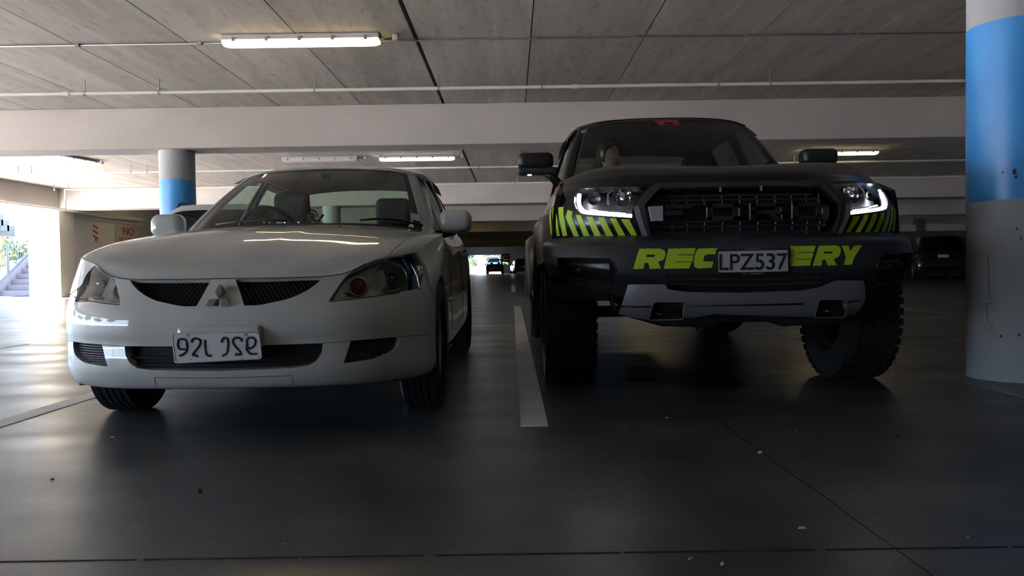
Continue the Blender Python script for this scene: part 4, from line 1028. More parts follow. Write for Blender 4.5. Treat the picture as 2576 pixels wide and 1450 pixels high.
letter('letter', [[(a, zt), (a+.03, zt), (a+.03, zb), (a, zb)], [(a, zt), (b2-.015, zt), (b2-.01, zt-.02), (a, zt-.02)], [(a, zb+.02), (b2-.01, zb+.02), (b2-.015, zb), (a, zb)], [(b2-.03, zt-.004), (b2, zt-.014), (b2, zb+.014), (b2-.03, zb+.004)]])
mb = MB()   # small silver blocks standing in for glints on the grille
for (px, py) in ((1812, 477), (1915, 474), (1856, 594), (2028, 590)):
    p = onT(px, py, .12); mb.box(p.x-.004, p.x+.004, .115, .13, p.z-.012, p.z+.012)
mb.build('grille_glints', m_silverp, pk)
m_glint = mat('letter_glint', (.38, .38, .42), .3, .5)  # silver-grey slips painted in for glints on the letter edges
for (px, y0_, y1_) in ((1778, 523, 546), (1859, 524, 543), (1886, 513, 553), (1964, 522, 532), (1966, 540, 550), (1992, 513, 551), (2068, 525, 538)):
    p, q = onT(px, y0_, .094), onT(px, y1_, .094); MB().box(p.x-.0035, p.x+.0035, .090, .096, q.z, p.z).build('letter_glint', m_glint, pk)
# lamps
m_drl = mat('daytime_lamp', (1, 1, 1), .3, emit=(.88, .90, 1), estr=7)
m_hous = mat('lamp_dark_chrome', (.06, .06, .062), .35, .6)
drl_px = [(1453, 486), (1451, 500), (1453, 515), (1459, 526), (1470, 533), (1500, 537), (1540, 541), (1588, 543.5)]
for s in (-1, 1):
    hd = bpy.data.objects.new('headlamp', None); C.objects.link(hd); hd.parent = pk
    trimmed(tG, hl_ if s < 0 else hr_, (), 'lamp_housing', m_hous, hd, .03, offset=-.07)
    trimmed(tG, hl_ if s < 0 else hr_, (), 'clear_lens', m_glass_clear, hd, .02, offset=-.001)
    q = np.array(trG(drl_px)); q[:, 0] *= -s*1.0 if s > 0 else 1
    q[:, 0] = s*np.abs(q[:, 0]); 
    dense = []
    for i in range(len(q)-1):
        for t in (0, .25, .5, .75): dense.append(_cr(np.array(t), q[max(i-1, 0)], q[i], q[i+1], q[min(i+2, len(q)-1)]))
    dense.append(q[-1]); q = np.array(dense); X = tG(q[:, 0], q[:, 1])-tG.normal(q[:, 0], q[:, 1])*.016
    MB().tube([tuple(p) for p in X], .0115 if s < 0 else .0095, 8).build('daytime_strip', m_drl, hd, smooth=True)
    q2 = np.array(trG([(1478, 524), (1520, 529), (1572, 533)])); q2[:, 0] = s*np.abs(q2[:, 0]); X = tG(q2[:, 0], q2[:, 1])-tG.normal(q2[:, 0], q2[:, 1])*.03
    MB().tube([tuple(p) for p in X], .006, 6).build('chrome_lip', m_chrome, hd, smooth=True)
    def PG(px, py, d):
        u, v = tG.at_px(px, py); p = tG(s*abs(u), v); return Vector((p[0], p[1]+d, p[2]))
    c = PG(1568, 494, .06)
    MB().lathe([(-.02, .052), (.0, .045), (.02, .03), (.028, .008)], (c.x, c.y, c.z), 'y', 10).build('projector_bowl', m_chrome, hd)
    MB().sphere((c.x, c.y-.012, c.z-.005), .014, 14, 8).build('projector_lens', m_silverp, hd, smooth=True)
    pts = [PG(x, y, .03) for x, y in ((1532, 513), (1531, 488), (1546, 473))]
    MB().tube([tuple(p) for p in pts], .0045, 6).build('bezel_bar', m_silverp, hd)
    c = PG(1496, 498, .055); MB().lathe([(-.015, .036), (0, .034), (.02, .012)], (c.x, c.y, c.z), 'y', 20).build('side_reflector', m_hous, hd, smooth=True)
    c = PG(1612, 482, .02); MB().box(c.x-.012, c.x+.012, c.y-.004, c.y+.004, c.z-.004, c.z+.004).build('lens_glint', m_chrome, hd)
# lime stripes under the lamps
stripes = [[(1562, 552), (1583, 552), (1603, 593), (1588, 594.5)], [(1534, 549), (1550, 550), (1573.4, 593.5), (1556, 594.5)], [(1504, 547), (1520, 548), (1543.6, 593.5), (1526, 594.5)],
  [(1475, 545), (1491, 546), (1513, 593.5), (1496, 594.5)], [(1449, 541), (1462, 542), (1484, 593.5), (1468.6, 594.5)],
  [(1429, 528), (1441.4, 533), (1439, 545.6), (1457.6, 595), (1444, 595), (1424, 545.6)], [(1405.4, 522), (1418, 521), (1418, 533), (1428, 593), (1416.6, 595), (1406.7, 543)],
  [(1392, 523), (1401.7, 522), (1401.7, 543), (1409, 594), (1395.5, 594), (1391, 555.5)], [(1379.4, 528), (1388.8, 527), (1387, 543), (1390, 593), (1385.6, 593), (1380, 555.5)]]
for st_ in stripes:
    q = [(max(u, -.998), max(v, .02)) for u, v in trG(st_)]
    for s in (-1, 1): trimmed(tG, q if s < 0 else mirror_poly(q), (), 'lime_stripe', m_lime, pk, .02, offset=.0022)
# bumper
fog = tr(tB, [(1402, 649), (1466, 649), (1533, 650), (1545, 662), (1551, 680), (1545, 705), (1536, 727), (1480, 722), (1422, 712), (1409, 690)])
fogR = mirror_poly(fog)
trimmed(tB, full, [fog, fogR], 'front_bumper', m_bump, pk, .02, rim=.05)
for s in (-1, 1):
    fl = bpy.data.objects.new('fog_lamp', None); C.objects.link(fl); fl.parent = pk
    f = fog if s < 0 else fogR
    trimmed(tB, f, (), 'recess', m_dark, fl, .04, offset=-.05)
    strip_on(tB, [((1 if s < 0 else -1)*u, v) for u, v in fog], .004, 'bezel', m_black, fl, .001, True)
    inn = tr(tB, [(1440, 663), (1527, 661), (1530, 690), (1524, 704), (1450, 690)]); inn = inn if s < 0 else mirror_poly(inn)
    trimmed(tB, inn, (), 'fog_lens', m_hous, fl, .03, offset=-.035)
    u, v = tB.at_px(1461, 679); p = tB(s*abs(u), v); MB().sphere((p[0], p[1]+.035, p[2]), .016, 14, 8, (1.3, .7, 1)).build('fog_bulb', m_hous, fl, smooth=True)
# lower centre intake
li = tr(tB, [(1672, 692), (1740, 690), (1880, 690), (2020, 688), (2076, 688), (2072, 722), (2020, 730), (1880, 734), (1740, 732), (1684, 726)])
trimmed(tB, li, (), 'lower_intake', m_dark, pk, .03, offset=.002)
mb = MB()
for t in (.3, .62):
    q = np.array([(u, v) for u, v in tr(tB, [(1685, 690+38*t), (1880, 690+42*t), (2066, 688+36*t)])]); X = tB(q[:, 0], q[:, 1])+tB.normal(q[:, 0], q[:, 1])*.006; mb.tube([tuple(p) for p in X], .004, 5)
mb.build('intake_bars', m_gun, pk)
# lettering REC..ERY wrapped on the bumper
def c7(p): return [(1290+a/3.625, 600+b_/3.625) for a, b_ in p]
def c8(p): return [(1800+a/3.625, 600+b_/3.625) for a, b_ in p]
letters = [(c7([(1155, 95), (1345, 95), (1385, 115), (1395, 150), (1375, 195), (1325, 215), (1350, 275), (1250, 280), (1235, 225), (1205, 225), (1190, 280), (1098, 280)]), c7([(1222, 150), (1290, 150), (1300, 160), (1285, 172), (1216, 172)])),
  (c7([(1420, 95), (1668, 90), (1652, 147), (1505, 150), (1502, 156), (1650, 155), (1636, 212), (1480, 213), (1478, 219), (1633, 218), (1605, 275), (1375, 278)]), None),
  (c7([(1700, 95), (1865, 90), (1850, 145), (1770, 148), (1745, 160), (1735, 205), (1755, 212), (1830, 212), (1812, 270), (1690, 275), (1655, 260), (1648, 215), (1665, 130), (1680, 105)]), None),
  (c8([(680, 72), (912, 70), (895, 125), (760, 128), (757, 134), (893, 132), (878, 187), (740, 189), (737, 195), (872, 193), (860, 248), (680, 255)]), None),
  (c8([(940, 70), (1100, 65), (1138, 85), (1140, 130), (1118, 170), (1075, 190), (1103, 245), (1020, 248), (1000, 195), (975, 195), (960, 250), (882, 250)]), c8([(990, 122), (1060, 122), (1068, 130), (1050, 140), (985, 140)])),
  (c8([(1145, 68), (1210, 68), (1225, 120), (1265, 68), (1335, 65), (1262, 175), (1240, 240), (1165, 243), (1185, 175)]), None)]
for o_, h_ in letters:
    trimmed(tB, tr(tB, o_), [tr(tB, h_)] if h_ else (), 'recovery_letter', m_lime, pk, .02, offset=.003)
for (p, q) in (((1520, 95), (1462, 275)), ((1838, 95), (1775, 270)), ((1205, 97), (1152, 278))):
    strip_on(tB, tr(tB, c7([p, q])), .0009, 'letter_cut_line', m_gap, pk, .0035)
strip_on(tB, tr(tB, c8([(768, 75), (728, 190)])), .0009, 'letter_cut_line', m_gap, pk, .0035)
# number plate
np_ = empty('number_plate', (0, 0, 0)); np_.parent = pk; np_['label'] = 'silver plate reading LPZ537 in a dark frame'
yq = -.022; q = [onT(px, py, yq) for px, py in ((1807, 633), (1982, 629), (1983, 683), (1808, 686))]
MB().prism(rounded([(p.x, p.z) for p in q], .008), 'y', yq, yq+.006).build('plate_blank', mat('plate_silver', (.42, .42, .45), .45), np_)
fr = [onT(px, py, yq) for px, py in ((1803, 629), (1986, 625), (1987, 688), (1804, 691))]
MB().prism(rounded([(p.x, p.z) for p in fr], .012), 'y', yq+.004, yq+.022).build('plate_frame', m_black, np_)
cx = (q[0].x+q[1].x+q[2].x+q[3].x)/4; cz = (q[0].z+q[2].z)/2
o = text_mesh('LPZ537', .108, 'characters', mat('plate_ink', (.012, .016, .028), .5), np_, .001, (0, 0, 0), weight=.0012)
bb = [Vector(v.co) for v in o.data.vertices]; mnx, mxx = min(v.x for v in bb), max(v.x for v in bb); mny, mxy = min(v.y for v in bb), max(v.y for v in bb)
W_t, H_t = .335, .082
o.scale = (W_t/(mxx-mnx), H_t/(mxy-mny), 1); o.location = (cx-W_t/(mxx-mnx)*(mnx+mxx)/2, yq-.001, cz-H_t/(mxy-mny)*(mny+mxy)/2-.002)
mb = MB(); 
for (px0, px1, py) in ((1874, 1912, 627), (1866, 1878, 689), (1888, 1920, 689)):
    a, b_ = onT(px0, py, yq), onT(px1, py, yq); mb.box(a.x, b_.x, yq+.001, yq+.004, a.z-.004, a.z+.004)
mb.build('frame_print', mat('frame_print', (.10, .10, .10), .5), np_)
# skid plate
kx = [0, .34, .52, .62, .70]; ky = [-.028, -.02, .012, .05, .10]
tK = Net([tp(.40, .09, .97, None, kx, ky), tp(.455, .03, .99, None, kx, ky), tp(.52, .005, 1, None, kx, ky), tp(.60, .0, 1, None, kx, ky), tp(.66, .03, 1, None, kx, ky)], True, TL)
sk = tr(tK, [(1580, 716), (1625, 716), (1672, 716), (1682, 729), (1740, 736), (1880, 738), (2020, 733), (2074, 722), (2100, 706), (2135, 706), (2172, 706), (2177, 755), (2152, 790), (2100, 798), (1990, 797), (1890, 794), (1800, 791), (1740, 800), (1630, 805), (1556, 791)])
hkL = tr(tK, rounded([(1645, 760), (1723, 759), (1719, 803), (1631, 805)], 6)); 
hkL = [(u, v) for u, v in hkL]; hkR = mirror_poly(hkL)
trimmed(tK, sk, [hkL, hkR], 'skid_plate', m_skid, pk, .025, offset=0, rim=.04)
for h_ in (hkL, hkR):
    trimmed(tK, h_, (), 'tow_hook_recess', m_dark, pk, .05, offset=-.04)
    strip_on(tK, h_, .0035, 'tow_recess_edge', m_skid, pk, .003, True)
    hh = np.array(h_).mean(0); p = tK(hh[0], hh[1]); MB().tube([(p[0]-.05, p[1]+.04, p[2]), (p[0]-.03, p[1]-.0, p[2]-.015), (p[0]+.03, p[1]-.0, p[2]-.015), (p[0]+.05, p[1]+.04, p[2])], .009, 8).build('tow_hook', m_black, pk, smooth=True)
for seg in ([(1560, 771), (1600, 772), (1636, 772)], [(1730, 770), (1880, 768), (2020, 765)], [(2120, 762), (2160, 758)]):
    strip_on(tK, tr(tK, seg), .006, 'skid_groove', m_black, pk, .0)
ub = MB(); 
ub.prism([(-.60, .50), (.60, .50), (.58, .43), (.42, .385), (.20, .375), (.12, .40), (-.12, .40), (-.20, .375), (-.42, .385), (-.58, .43)], 'y', .10, .22); ub.build('under_guard', m_black, pk, bevel=.01)
MB().box(-.42, .42, .35, 5.2, .42, .62).build('chassis', m_dark, pk)
MB().cyl((-.72, .9, .42), (.72, .9, .42), .035, 10).sphere((.12, .92, .40), .12, 14, 8).build('front_axle', m_black, pk, smooth=True)
MB().cyl((-.75, 4.12, .42), (.75, 4.12, .42), .05, 10).sphere((0, 4.12, .42), .17, 14, 8).build('rear_axle', m_black, pk, smooth=True)
for s in (-1, 1):
    MB().tube([(s*.62, .62, .56), (s*.60, .60, .44), (s*.45, .55, .42)], .016, 8).build('anti_roll_link', m_black, pk, smooth=True)
    MB().tube([(s*.72, .95, .50), (s*.55, 1.0, .95)], .045, 10).build('shock_absorber', m_steel, pk, smooth=True)
# bonnet
hp = [(-.86, 0), (-.88, .5), (-.90, 1), (0, 1), (.90, 1), (.88, .5), (.86, 0), (.4, 0), (0, 0), (-.4, 0)]
trimmed(tH, hp, (), 'bonnet', m_wrap, pk, .03, rim=.015)
for s in (-1, 1):
    w2 = [(.863, 0), (1, 0), (1, .5), (1, 1), (.903, 1), (.883, .5)]; trimmed(tH, w2 if s > 0 else mirror_poly(w2), (), 'wing_top', m_wrap, pk, .03, rim=.01)
# body sides
ys_ = [.45, .62, .9, 1.3, 1.6, 2.2, 3.0, 3.75, 4.4, 5.0, 5.36]
tx = [.93, .90, .885, .878, .862, .868, .868, .862, .88, .88, .86]; tz = [1.09, 1.15, 1.19, 1.215, 1.218, 1.215, 1.22, 1.225, 1.19, 1.19, 1.18]
bx2 = [.955, .955, .955, .945, .94, .94, .94, .94, .955, .955, .93]
rows = []
for fz, fx in ((0, -.03), (.2, 0), (.45, .003), (.7, -.002), (.88, None), (1, 'top')):
    rows.append([((bb_+fx) if not (fx is None or fx == 'top') else (t_ if fx == 'top' else t_+(bb_-t_)*.6), y, .46+(z-.46)*fz) for y, t_, z, bb_ in zip(ys_, tx, tz, bx2)])
tS = Net(rows, False, TL)
A1, A2, TR = .90, 4.12, .42
ar1 = circ_yz(tS, A1, TR+.02, .47, 5, 175, 24, .1, .3); ar2 = circ_yz(tS, A2, TR+.02, .47, 5, 175, 24, .75, .3)
def flare(s, yc):
    mb = MB(); n = 30; prof = [(.945, .60), (.995, .575), (1.035, .535), (1.04, .505), (1.028, .47), (.90, .462)]
    v = []
    for i in range(n+1):
        t = math.radians(-4+(152 if yc < 2 else 188)*i/n)
        for (x, r) in prof:
            rr = r*(1 if r < .5 else 1); v.append((s*x, yc+rr*math.cos(t), TR+rr*math.sin(t)))
    k = len(prof); f = [(i*k+j, i*k+j+1, (i+1)*k+j+1, (i+1)*k+j) for i in range(n) for j in range(k-1)]
    mb.add(v, f); mb.build('wheel_flare', m_gun, pk, smooth=True, angle=50)
for s, net in ((1, tS), (-1, flip_net(tS))):
    trimmed(net, [(0, 1), (0, .5)]+[p for p in ar1[::-1] if p[0] > 0 and p[1] > 0]+[(ar1[0][0], 0), (.5, 0), (ar2[-1][0], 0)]+[p for p in ar2[::-1] if p[1] > 0]+[(ar2[0][0], 0), (1, 0), (1, 1), (.7, 1), (.4, 1), (.2, 1)], (), 'body_side', m_wrap, pk, .025, rim=.03)
    for yy in (1.62, 2.62, 3.66):
        q = [tS.at_yz(yy, .5+.68*t, .4, .4) for t in np.linspace(0, 1, 8)]; strip_on(net, q, .003, 'door_gap', m_gap, pk, .0)
    for yy in (2.42, 3.35):
        q = tS.at_yz(yy, 1.06, .5, .7); p = net(np.array(q[0]), np.array(q[1])); MB().rbox(p[0]-.03, p[0]+.03, yy-.1, yy+.1, 1.04, 1.08, .014).build('door_handle', m_wrap, pk, smooth=True)
    MB().rbox(min(s*.90, s*1.0), max(s*.90, s*1.0), 1.5, 3.5, .42, .48, .02).build('side_step', m_black, pk)
    flare(s, A1); flare(s, A2)
    arch_liner(s*.66, s*.95, A1, TR, .50, pk, a=.06); arch_liner(s*.66, s*.95, A2, TR, .50, pk, a=.06)
# bed
MB().box(-.86, .86, 3.78, 5.36, .62, .70).build('bed_floor', m_black, pk); MB().box(-.86, .86, 5.30, 5.36, .62, 1.18).build('tailgate', m_wrap, pk); MB().box(-.86, .86, 3.76, 3.80, .60, 1.22).build('cab_back', m_wrap, pk)
MB().box(-.88, .88, 1.0, 3.78, .48, .58).build('floor_pan', m_dark, pk)
# cab
v0 = [(0, 1.36, 1.255), (.36, 1.40, 1.25), (.62, 1.50, 1.235), (.765, 1.62, 1.225)]; v3 = [(0, 2.13, 1.805), (.28, 2.14, 1.80), (.48, 2.18, 1.785), (.60, 2.235, 1.765)]
tW = Net([v0, lerp_rows(v0, v3, .33, .02), lerp_rows(v0, v3, .67, .02), v3], True, TL)
fr_ = [(-.95, .03), (0, .03), (.95, .03), (.955, .5), (.95, .955), (0, .965), (-.95, .955), (-.955, .5)]
m_glass_d = glass_mat('dark_glass', (.42, .50, .46))
trimmed(tW, [(-1, 0), (0, 0), (1, 0), (1, .5), (1, 1), (0, 1), (-1, 1), (-1, .5)], [fr_], 'windscreen_border', m_black, pk, .04); trimmed(tW, fr_, (), 'windscreen', m_glass_d, pk, .05)
ro = [[(0, 2.14, 1.812), (.30, 2.15, 1.808), (.50, 2.19, 1.795), (.645, 2.26, 1.768)], [(0, 2.4, 1.848), (.3, 2.4, 1.844), (.51, 2.42, 1.83), (.665, 2.45, 1.795)], [(0, 2.9, 1.868), (.3, 2.9, 1.862), (.52, 2.9, 1.845), (.675, 2.9, 1.81)],
      [(0, 3.35, 1.86), (.3, 3.35, 1.855), (.5, 3.35, 1.838), (.665, 3.33, 1.80)], [(0, 3.66, 1.825), (.28, 3.66, 1.82), (.48, 3.65, 1.805), (.64, 3.62, 1.775)]]
tR = Net(ro, True, TL); trimmed(tR, [(-1, 0), (1, 0), (1, 1), (-1, 1)], (), 'roof', m_wrap, pk, .05, thick=.012); trimmed(tR, [(-.97, .02), (.97, .02), (.97, .98), (-.97, .98)], (), 'headliner', m_trim, pk, .07, offset=-.03)
d0 = [(0, 3.78, 1.22), (.3, 3.78, 1.22), (.6, 3.77, 1.22), (.80, 3.76, 1.22)]; d3 = [(0, 3.67, 1.815), (.26, 3.67, 1.81), (.45, 3.66, 1.795), (.60, 3.63, 1.77)]
tD = Net([d0, lerp_rows(d0, d3, .33), lerp_rows(d0, d3, .67), d3], True, TL); df = [(-.86, .22), (.86, .22), (.86, .86), (-.86, .86)]
trimmed(tD, [(-1, 0), (1, 0), (1, 1), (-1, 1)], [df], 'rear_panel', m_wrap, pk, .06); trimmed(tD, df, (), 'rear_screen', m_glass_d, pk, .08)
cols = [((.765, 1.62, 1.225), (.60, 2.235, 1.765)), ((.83, 1.68, 1.22), (.642, 2.27, 1.765)), ((.862, 2.05, 1.218), (.66, 2.46, 1.793)), ((.866, 2.6, 1.22), (.672, 2.78, 1.81)), ((.864, 3.1, 1.222), (.668, 3.2, 1.803)), ((.85, 3.5, 1.224), (.655, 3.5, 1.787)), ((.80, 3.77, 1.225), (.62, 3.65, 1.77))]
tC = Net([ghr(0, 0), ghr(.33, .015), ghr(.67, .015), ghr(1, 0)], False, TL)
for s, net in ((1, tC), (-1, flip_net(tC))):
    x1_, x2_ = rounded([(.19, .06), (.49, .05), (.495, .92), (.34, .92), (.26, .88)], .015), rounded([(.54, .05), (.88, .06), (.86, .92), (.535, .92)], .02)
    trimmed(net, [(0, 0), (.5, 0), (1, 0), (1, 1), (.5, 1), (0, 1)], [x1_, x2_], 'pillar_frame', m_wrap, pk, .04, rim=.03)
    trimmed(net, x1_, (), 'front_door_glass', m_glass_d, pk, .06, offset=-.012); trimmed(net, x2_, (), 'rear_door_glass', m_glass_d, pk, .06, offset=-.012)
    uu = np.linspace(.20, .87, 16); lo = net(uu, uu*0+.80)+net.normal(uu, uu*0+.80)*.03; hi = net(uu, uu*0+.965)+net.normal(uu, uu*0+.965)*.006; lo[0] = hi[0]
    MB().add([tuple(p) for p in lo]+[tuple(p) for p in hi], [(i, i+1, 17+i, 16+i) for i in range(15)]).build('rain_visor', m_black, pk)
    dm = bpy.data.objects.new('door_mirror', None); C.objects.link(dm); dm.parent = pk
    xa, xb = .875, 1.125
    MB().rbox(min(s*xa, s*xb), max(s*xa, s*xb), 1.66, 1.80, 1.385, 1.50, .04, 5).build('mirror_housing', m_black, dm, smooth=True)
    MB().rbox(min(s*(xa-.03), s*xb), max(s*(xa-.03), s*xb), 1.665, 1.80, 1.345, 1.395, .02, 4).build('mirror_skirt', m_gun, dm, smooth=True)
    MB().rbox(min(s*1.03, s*1.06), max(s*1.03, s*1.06), 1.68, 1.71, 1.338, 1.348, .004).build('amber_repeater', mat('amber_lit', (1, .5, .2), .4, emit=(1, .45, .15), estr=1.5), dm)
    MB().box(min(s*.90, s*1.10), max(s*.90, s*1.10), 1.80, 1.805, 1.39, 1.49).build('mirror_glass', m_chrome, dm)
    MB().tube([(s*.82, 1.76, 1.26), (s*.88, 1.74, 1.33), (s*.93, 1.73, 1.36)], [.035, .03, .025], 10).build('mirror_arm', m_black, dm, smooth=True)
MB().prism([(1.40, 1.10), (1.40, 1.235), (1.7, 1.26), (2.0, 1.25), (2.05, 1.15), (2.0, .8), (1.4, .8)], 'x', -.76, .76).build('dashboard', m_trim, pk, bevel=.02)
MB().box(-.84, -.78, 1.7, 3.7, .6, 1.2).box(.78, .84, 1.7, 3.7, .6, 1.2).build('door_trim', m_trim, pk)
seat(-.38, 2.72, 1.60, .5, pk, 'driver_seat'); seat(.38, 2.72, 1.60, .5, pk, 'passenger_seat'); MB().rbox(-.66, .66, 3.45, 3.62, .8, 1.30, .05).build('rear_bench', m_seat, pk, smooth=True)
steering_wheel(-.38, 2.15, 1.27, pk, .18)
MB().rbox(-.12, .12, 2.16, 2.19, 1.66, 1.72, .02).build('rear_view_mirror', m_black, pk)
q = [tW.at_px(x, y) for x, y in ((1644, 304), (1704, 303), (1712, 317), (1699, 318), (1690, 309), (1668, 309), (1676, 318), (1660, 316))]
trimmed(tW, [(u, min(v, .955)) for u, v in q], (), 'red_windscreen_label', mat('red_label', (.35, .03, .02), .6), pk, .05, offset=.003)
q = [tW.at_px(x, y) for x, y in ((1462, 330), (1475, 326), (1477, 331), (1463, 337))]; trimmed(tW, q, (), 'windscreen_label', mat('label_grey', (.16, .17, .17), .6), pk, .05, offset=.003)
MB().cyl((-.22, 2.75, 1.86), (-.22, 2.78, 1.90), .004, 6).build('roof_aerial', m_black, pk)
m_rimd = mat('rim_dark', (.05, .05, .055), .4, .6)
for (y, sd) in ((A1, 1), (A1, -1), (A2, 1), (A2, -1)): wheel(sd*.85, y, TR, .29, sd, pk, .235, m_rimd, 6, knob=True)
# wet wheel-splash guard visible behind the left front wheel
for s in (-1, 1): MB().box(min(s*.80, s*1.0), max(s*.80, s*1.0), 1.44, 1.46, .28, .60).build('mud_flap', m_black, pk)

# ------------------------------------------------------------------ the driver
m_skin = mat('skin', (.72, .40, .29), .5); m_hair = mat('hair', (.018, .013, .010), .7); m_cloth = mat('dark_shirt', (.04, .04, .045), .9)
pr_ = empty('person', (TL[0]-.38, TL[1]+2.60, 0), label='dark haired person at the wheel of the black pickup, face turned to the right', cat='person')
def skinned(name, verts, edges, radii, m, parent, sub=2):
    me = bpy.data.meshes.new(name); me.from_pydata(verts, edges, []); o = bpy.data.objects.new(name, me); C.objects.link(o); o.parent = parent; me.materials.append(m)
    md = o.modifiers.new('skin', 'SKIN'); 
    for i, r in enumerate(radii): me.skin_vertices[0].data[i].radius = (r, r) if not isinstance(r, tuple) else r
    me.skin_vertices[0].data[0].use_root = True
    ms = o.modifiers.new('sub', 'SUBSURF'); ms.levels = sub; ms.render_levels = sub; me.shade_smooth(); return o
hz = 1.605
V = [(0, -.02, .86), (0, .0, 1.05), (0, .0, 1.22), (0, -.01, 1.36), (0, -.02, 1.44), (0, -.025, hz-.10), (0, -.03, hz-.06),
     (-.17, -.01, 1.33), (-.23, -.12, 1.10), (-.14, -.36, 1.20), (-.12, -.43, 1.27), (.17, -.01, 1.33), (.23, -.12, 1.10), (.14, -.36, 1.20), (.12, -.43, 1.27),
     (-.12, -.25, .84), (-.14, -.60, .80), (-.14, -.85, .50), (.12, -.25, .84), (.14, -.60, .80), (.14, -.85, .50)]
E = [(0, 1), (1, 2), (2, 3), (3, 4), (4, 5), (5, 6), (3, 7), (7, 8), (8, 9), (9, 10), (3, 11), (11, 12), (12, 13), (13, 14), (0, 15), (15, 16), (16, 17), (0, 18), (18, 19), (19, 20)]
Rr = [(.15, .12), (.15, .11), (.17, .11), (.10, .07), (.052, .052), (.050, .052), (.045, .05), .06, .048, .032, .028, .06, .048, .032, .028, .085, .07, .05, .085, .07, .05]
skinned('body', V, E, Rr, m_skin, pr_)
skinned('shirt', [(0, -.02, .86), (0, .0, 1.05), (0, .0, 1.22), (0, -.0, 1.34), (-.18, -.01, 1.33), (-.235, -.12, 1.12), (.18, -.01, 1.33), (.235, -.12, 1.12)], [(0, 1), (1, 2), (2, 3), (3, 4), (4, 5), (3, 6), (6, 7)],
        [(.17, .14), (.17, .13), (.19, .13), (.12, .095), .075, .065, .075, .065], m_cloth, pr_)
# head turned towards the image right
hd = bpy.data.objects.new('head', None); C.objects.link(hd); hd.parent = pr_; hd.location = (0, -.035, hz); hd.rotation_euler = (0, 0, math.radians(42))
bm = bmesh.new(); bmesh.ops.create_uvsphere(bm, u_segments=96, v_segments=72, radius=1)
for v in bm.verts:
    x, y, z = v.co
    X = x*.073; Y = y*.092; Zc = z*.115
    if z < 0: k = 1-.28*(-z)**1.4; X *= k; Y *= (1-.12*(-z)); Y -= .006*(-z)
    if y < -.3:
        Y -= .009*math.exp(-((x*.073)/.009)**2)*max(0, min(1, (.10-z)/.12))*(1 if z > -.30 else max(0, (z+.40)/.10))
        Y -= .017*math.exp(-((x*.073)/.013)**2-((z+.22)/.085)**2)        # nose
        Y -= .006*math.exp(-((x*.073)/.022)**2-((z+.47)/.09)**2)        # lips
        Y += .008*math.exp(-((abs(x*.073)-.030)/.014)**2-((z-.06)/.10)**2)  # eye sockets
        Y -= .006*math.exp(-((x*.073)/.02)**2-((z+.80)/.12)**2)         # chin
    v.co = (X, Y, Zc)
me = bpy.data.meshes.new('face'); bm.to_mesh(me); bm.free(); me.shade_smooth(); me.materials.append(m_skin); o = bpy.data.objects.new('face', me); C.objects.link(o); o.parent = hd
mb = MB()
for s in (-1, 1): mb.sphere((s*.029, -.0705, .006), .0105, 16, 10, (1.2, 1, .75))
mb.build('eyes', mat('eye_white', (.6, .6, .58), .2), hd, smooth=True)
mb = MB()
for s in (-1, 1): mb.sphere((s*.029+.003, -.0795, .006), .0042, 10, 6)
mb.build('pupils', m_dark, hd, smooth=True)
mb = MB()
for s in (-1, 1): mb.sphere((s*.082, -.004, -.008), .03, 14, 10, (.32, .62, 1))
mb.build('ears', m_skin, hd, smooth=True)
MB().sphere((0, -.086, -.054), .021, 16, 8, (1, .28, .26)).build('mouth', mat('lips', (.40, .14, .11), .5), hd, smooth=True)
mb = MB()
for s in (-1, 1): mb.tube([(s*.014, -.0815, .026), (s*.030, -.0795, .031), (s*.045, -.070, .025)], [.0032, .0036, .002], 6)
mb.build('eyebrows', m_hair, hd, smooth=True)
bm = bmesh.new(); bmesh.ops.create_uvsphere(bm, u_segments=96, v_segments=72, radius=1)
for v in list(bm.verts):
    x, y, z = v.co
    w_n = .004*math.sin(9*x+4*z)*math.cos(7*y)
    v.co = (x*(.083+w_n), y*(.101+w_n)+.008, z*(.122+w_n)+.006)
def _hl(c):
    t = min(1, max(0, (c.y+.085)/.085)); return .055*(1-t)-.075*t*t*t+.006*math.sin(90*c.x+45*c.y)
dele = [f for f in bm.faces if f.calc_center_median().z < _hl(f.calc_center_median())]
bmesh.ops.delete(bm, geom=dele, context='FACES')
me = bpy.data.meshes.new('hair'); bm.to_mesh(me); bm.free(); me.shade_smooth(); me.materials.append(m_hair); o = bpy.data.objects.new('hair', me); C.objects.link(o); o.parent = hd
md = o.modifiers.new('s', 'SOLIDIFY'); md.thickness = .01
# hands on the wheel
for s in (-1, 1):
    for k in range(4):
        bx0 = s*(.125+.008*k); ln = (.062, .072, .068, .055)[k]
        skinned('finger', [(s*.125, -.43, 1.262+.016*(k-1.5)), (s*.122, -.43-ln*.6, 1.268+.018*(k-1.5)), (s*.108, -.43-ln, 1.262+.018*(k-1.5)), (s*.095, -.43-ln*.85, 1.256+.018*(k-1.5))], [(0, 1), (1, 2), (2, 3)], [.010, .009, .0085, .008], m_skin, pr_, 1)
    skinned('thumb', [(s*.12, -.43, 1.285), (s*.10, -.455, 1.305), (s*.085, -.475, 1.31)], [(0, 1), (1, 2)], [.012, .010, .009], m_skin, pr_, 1)
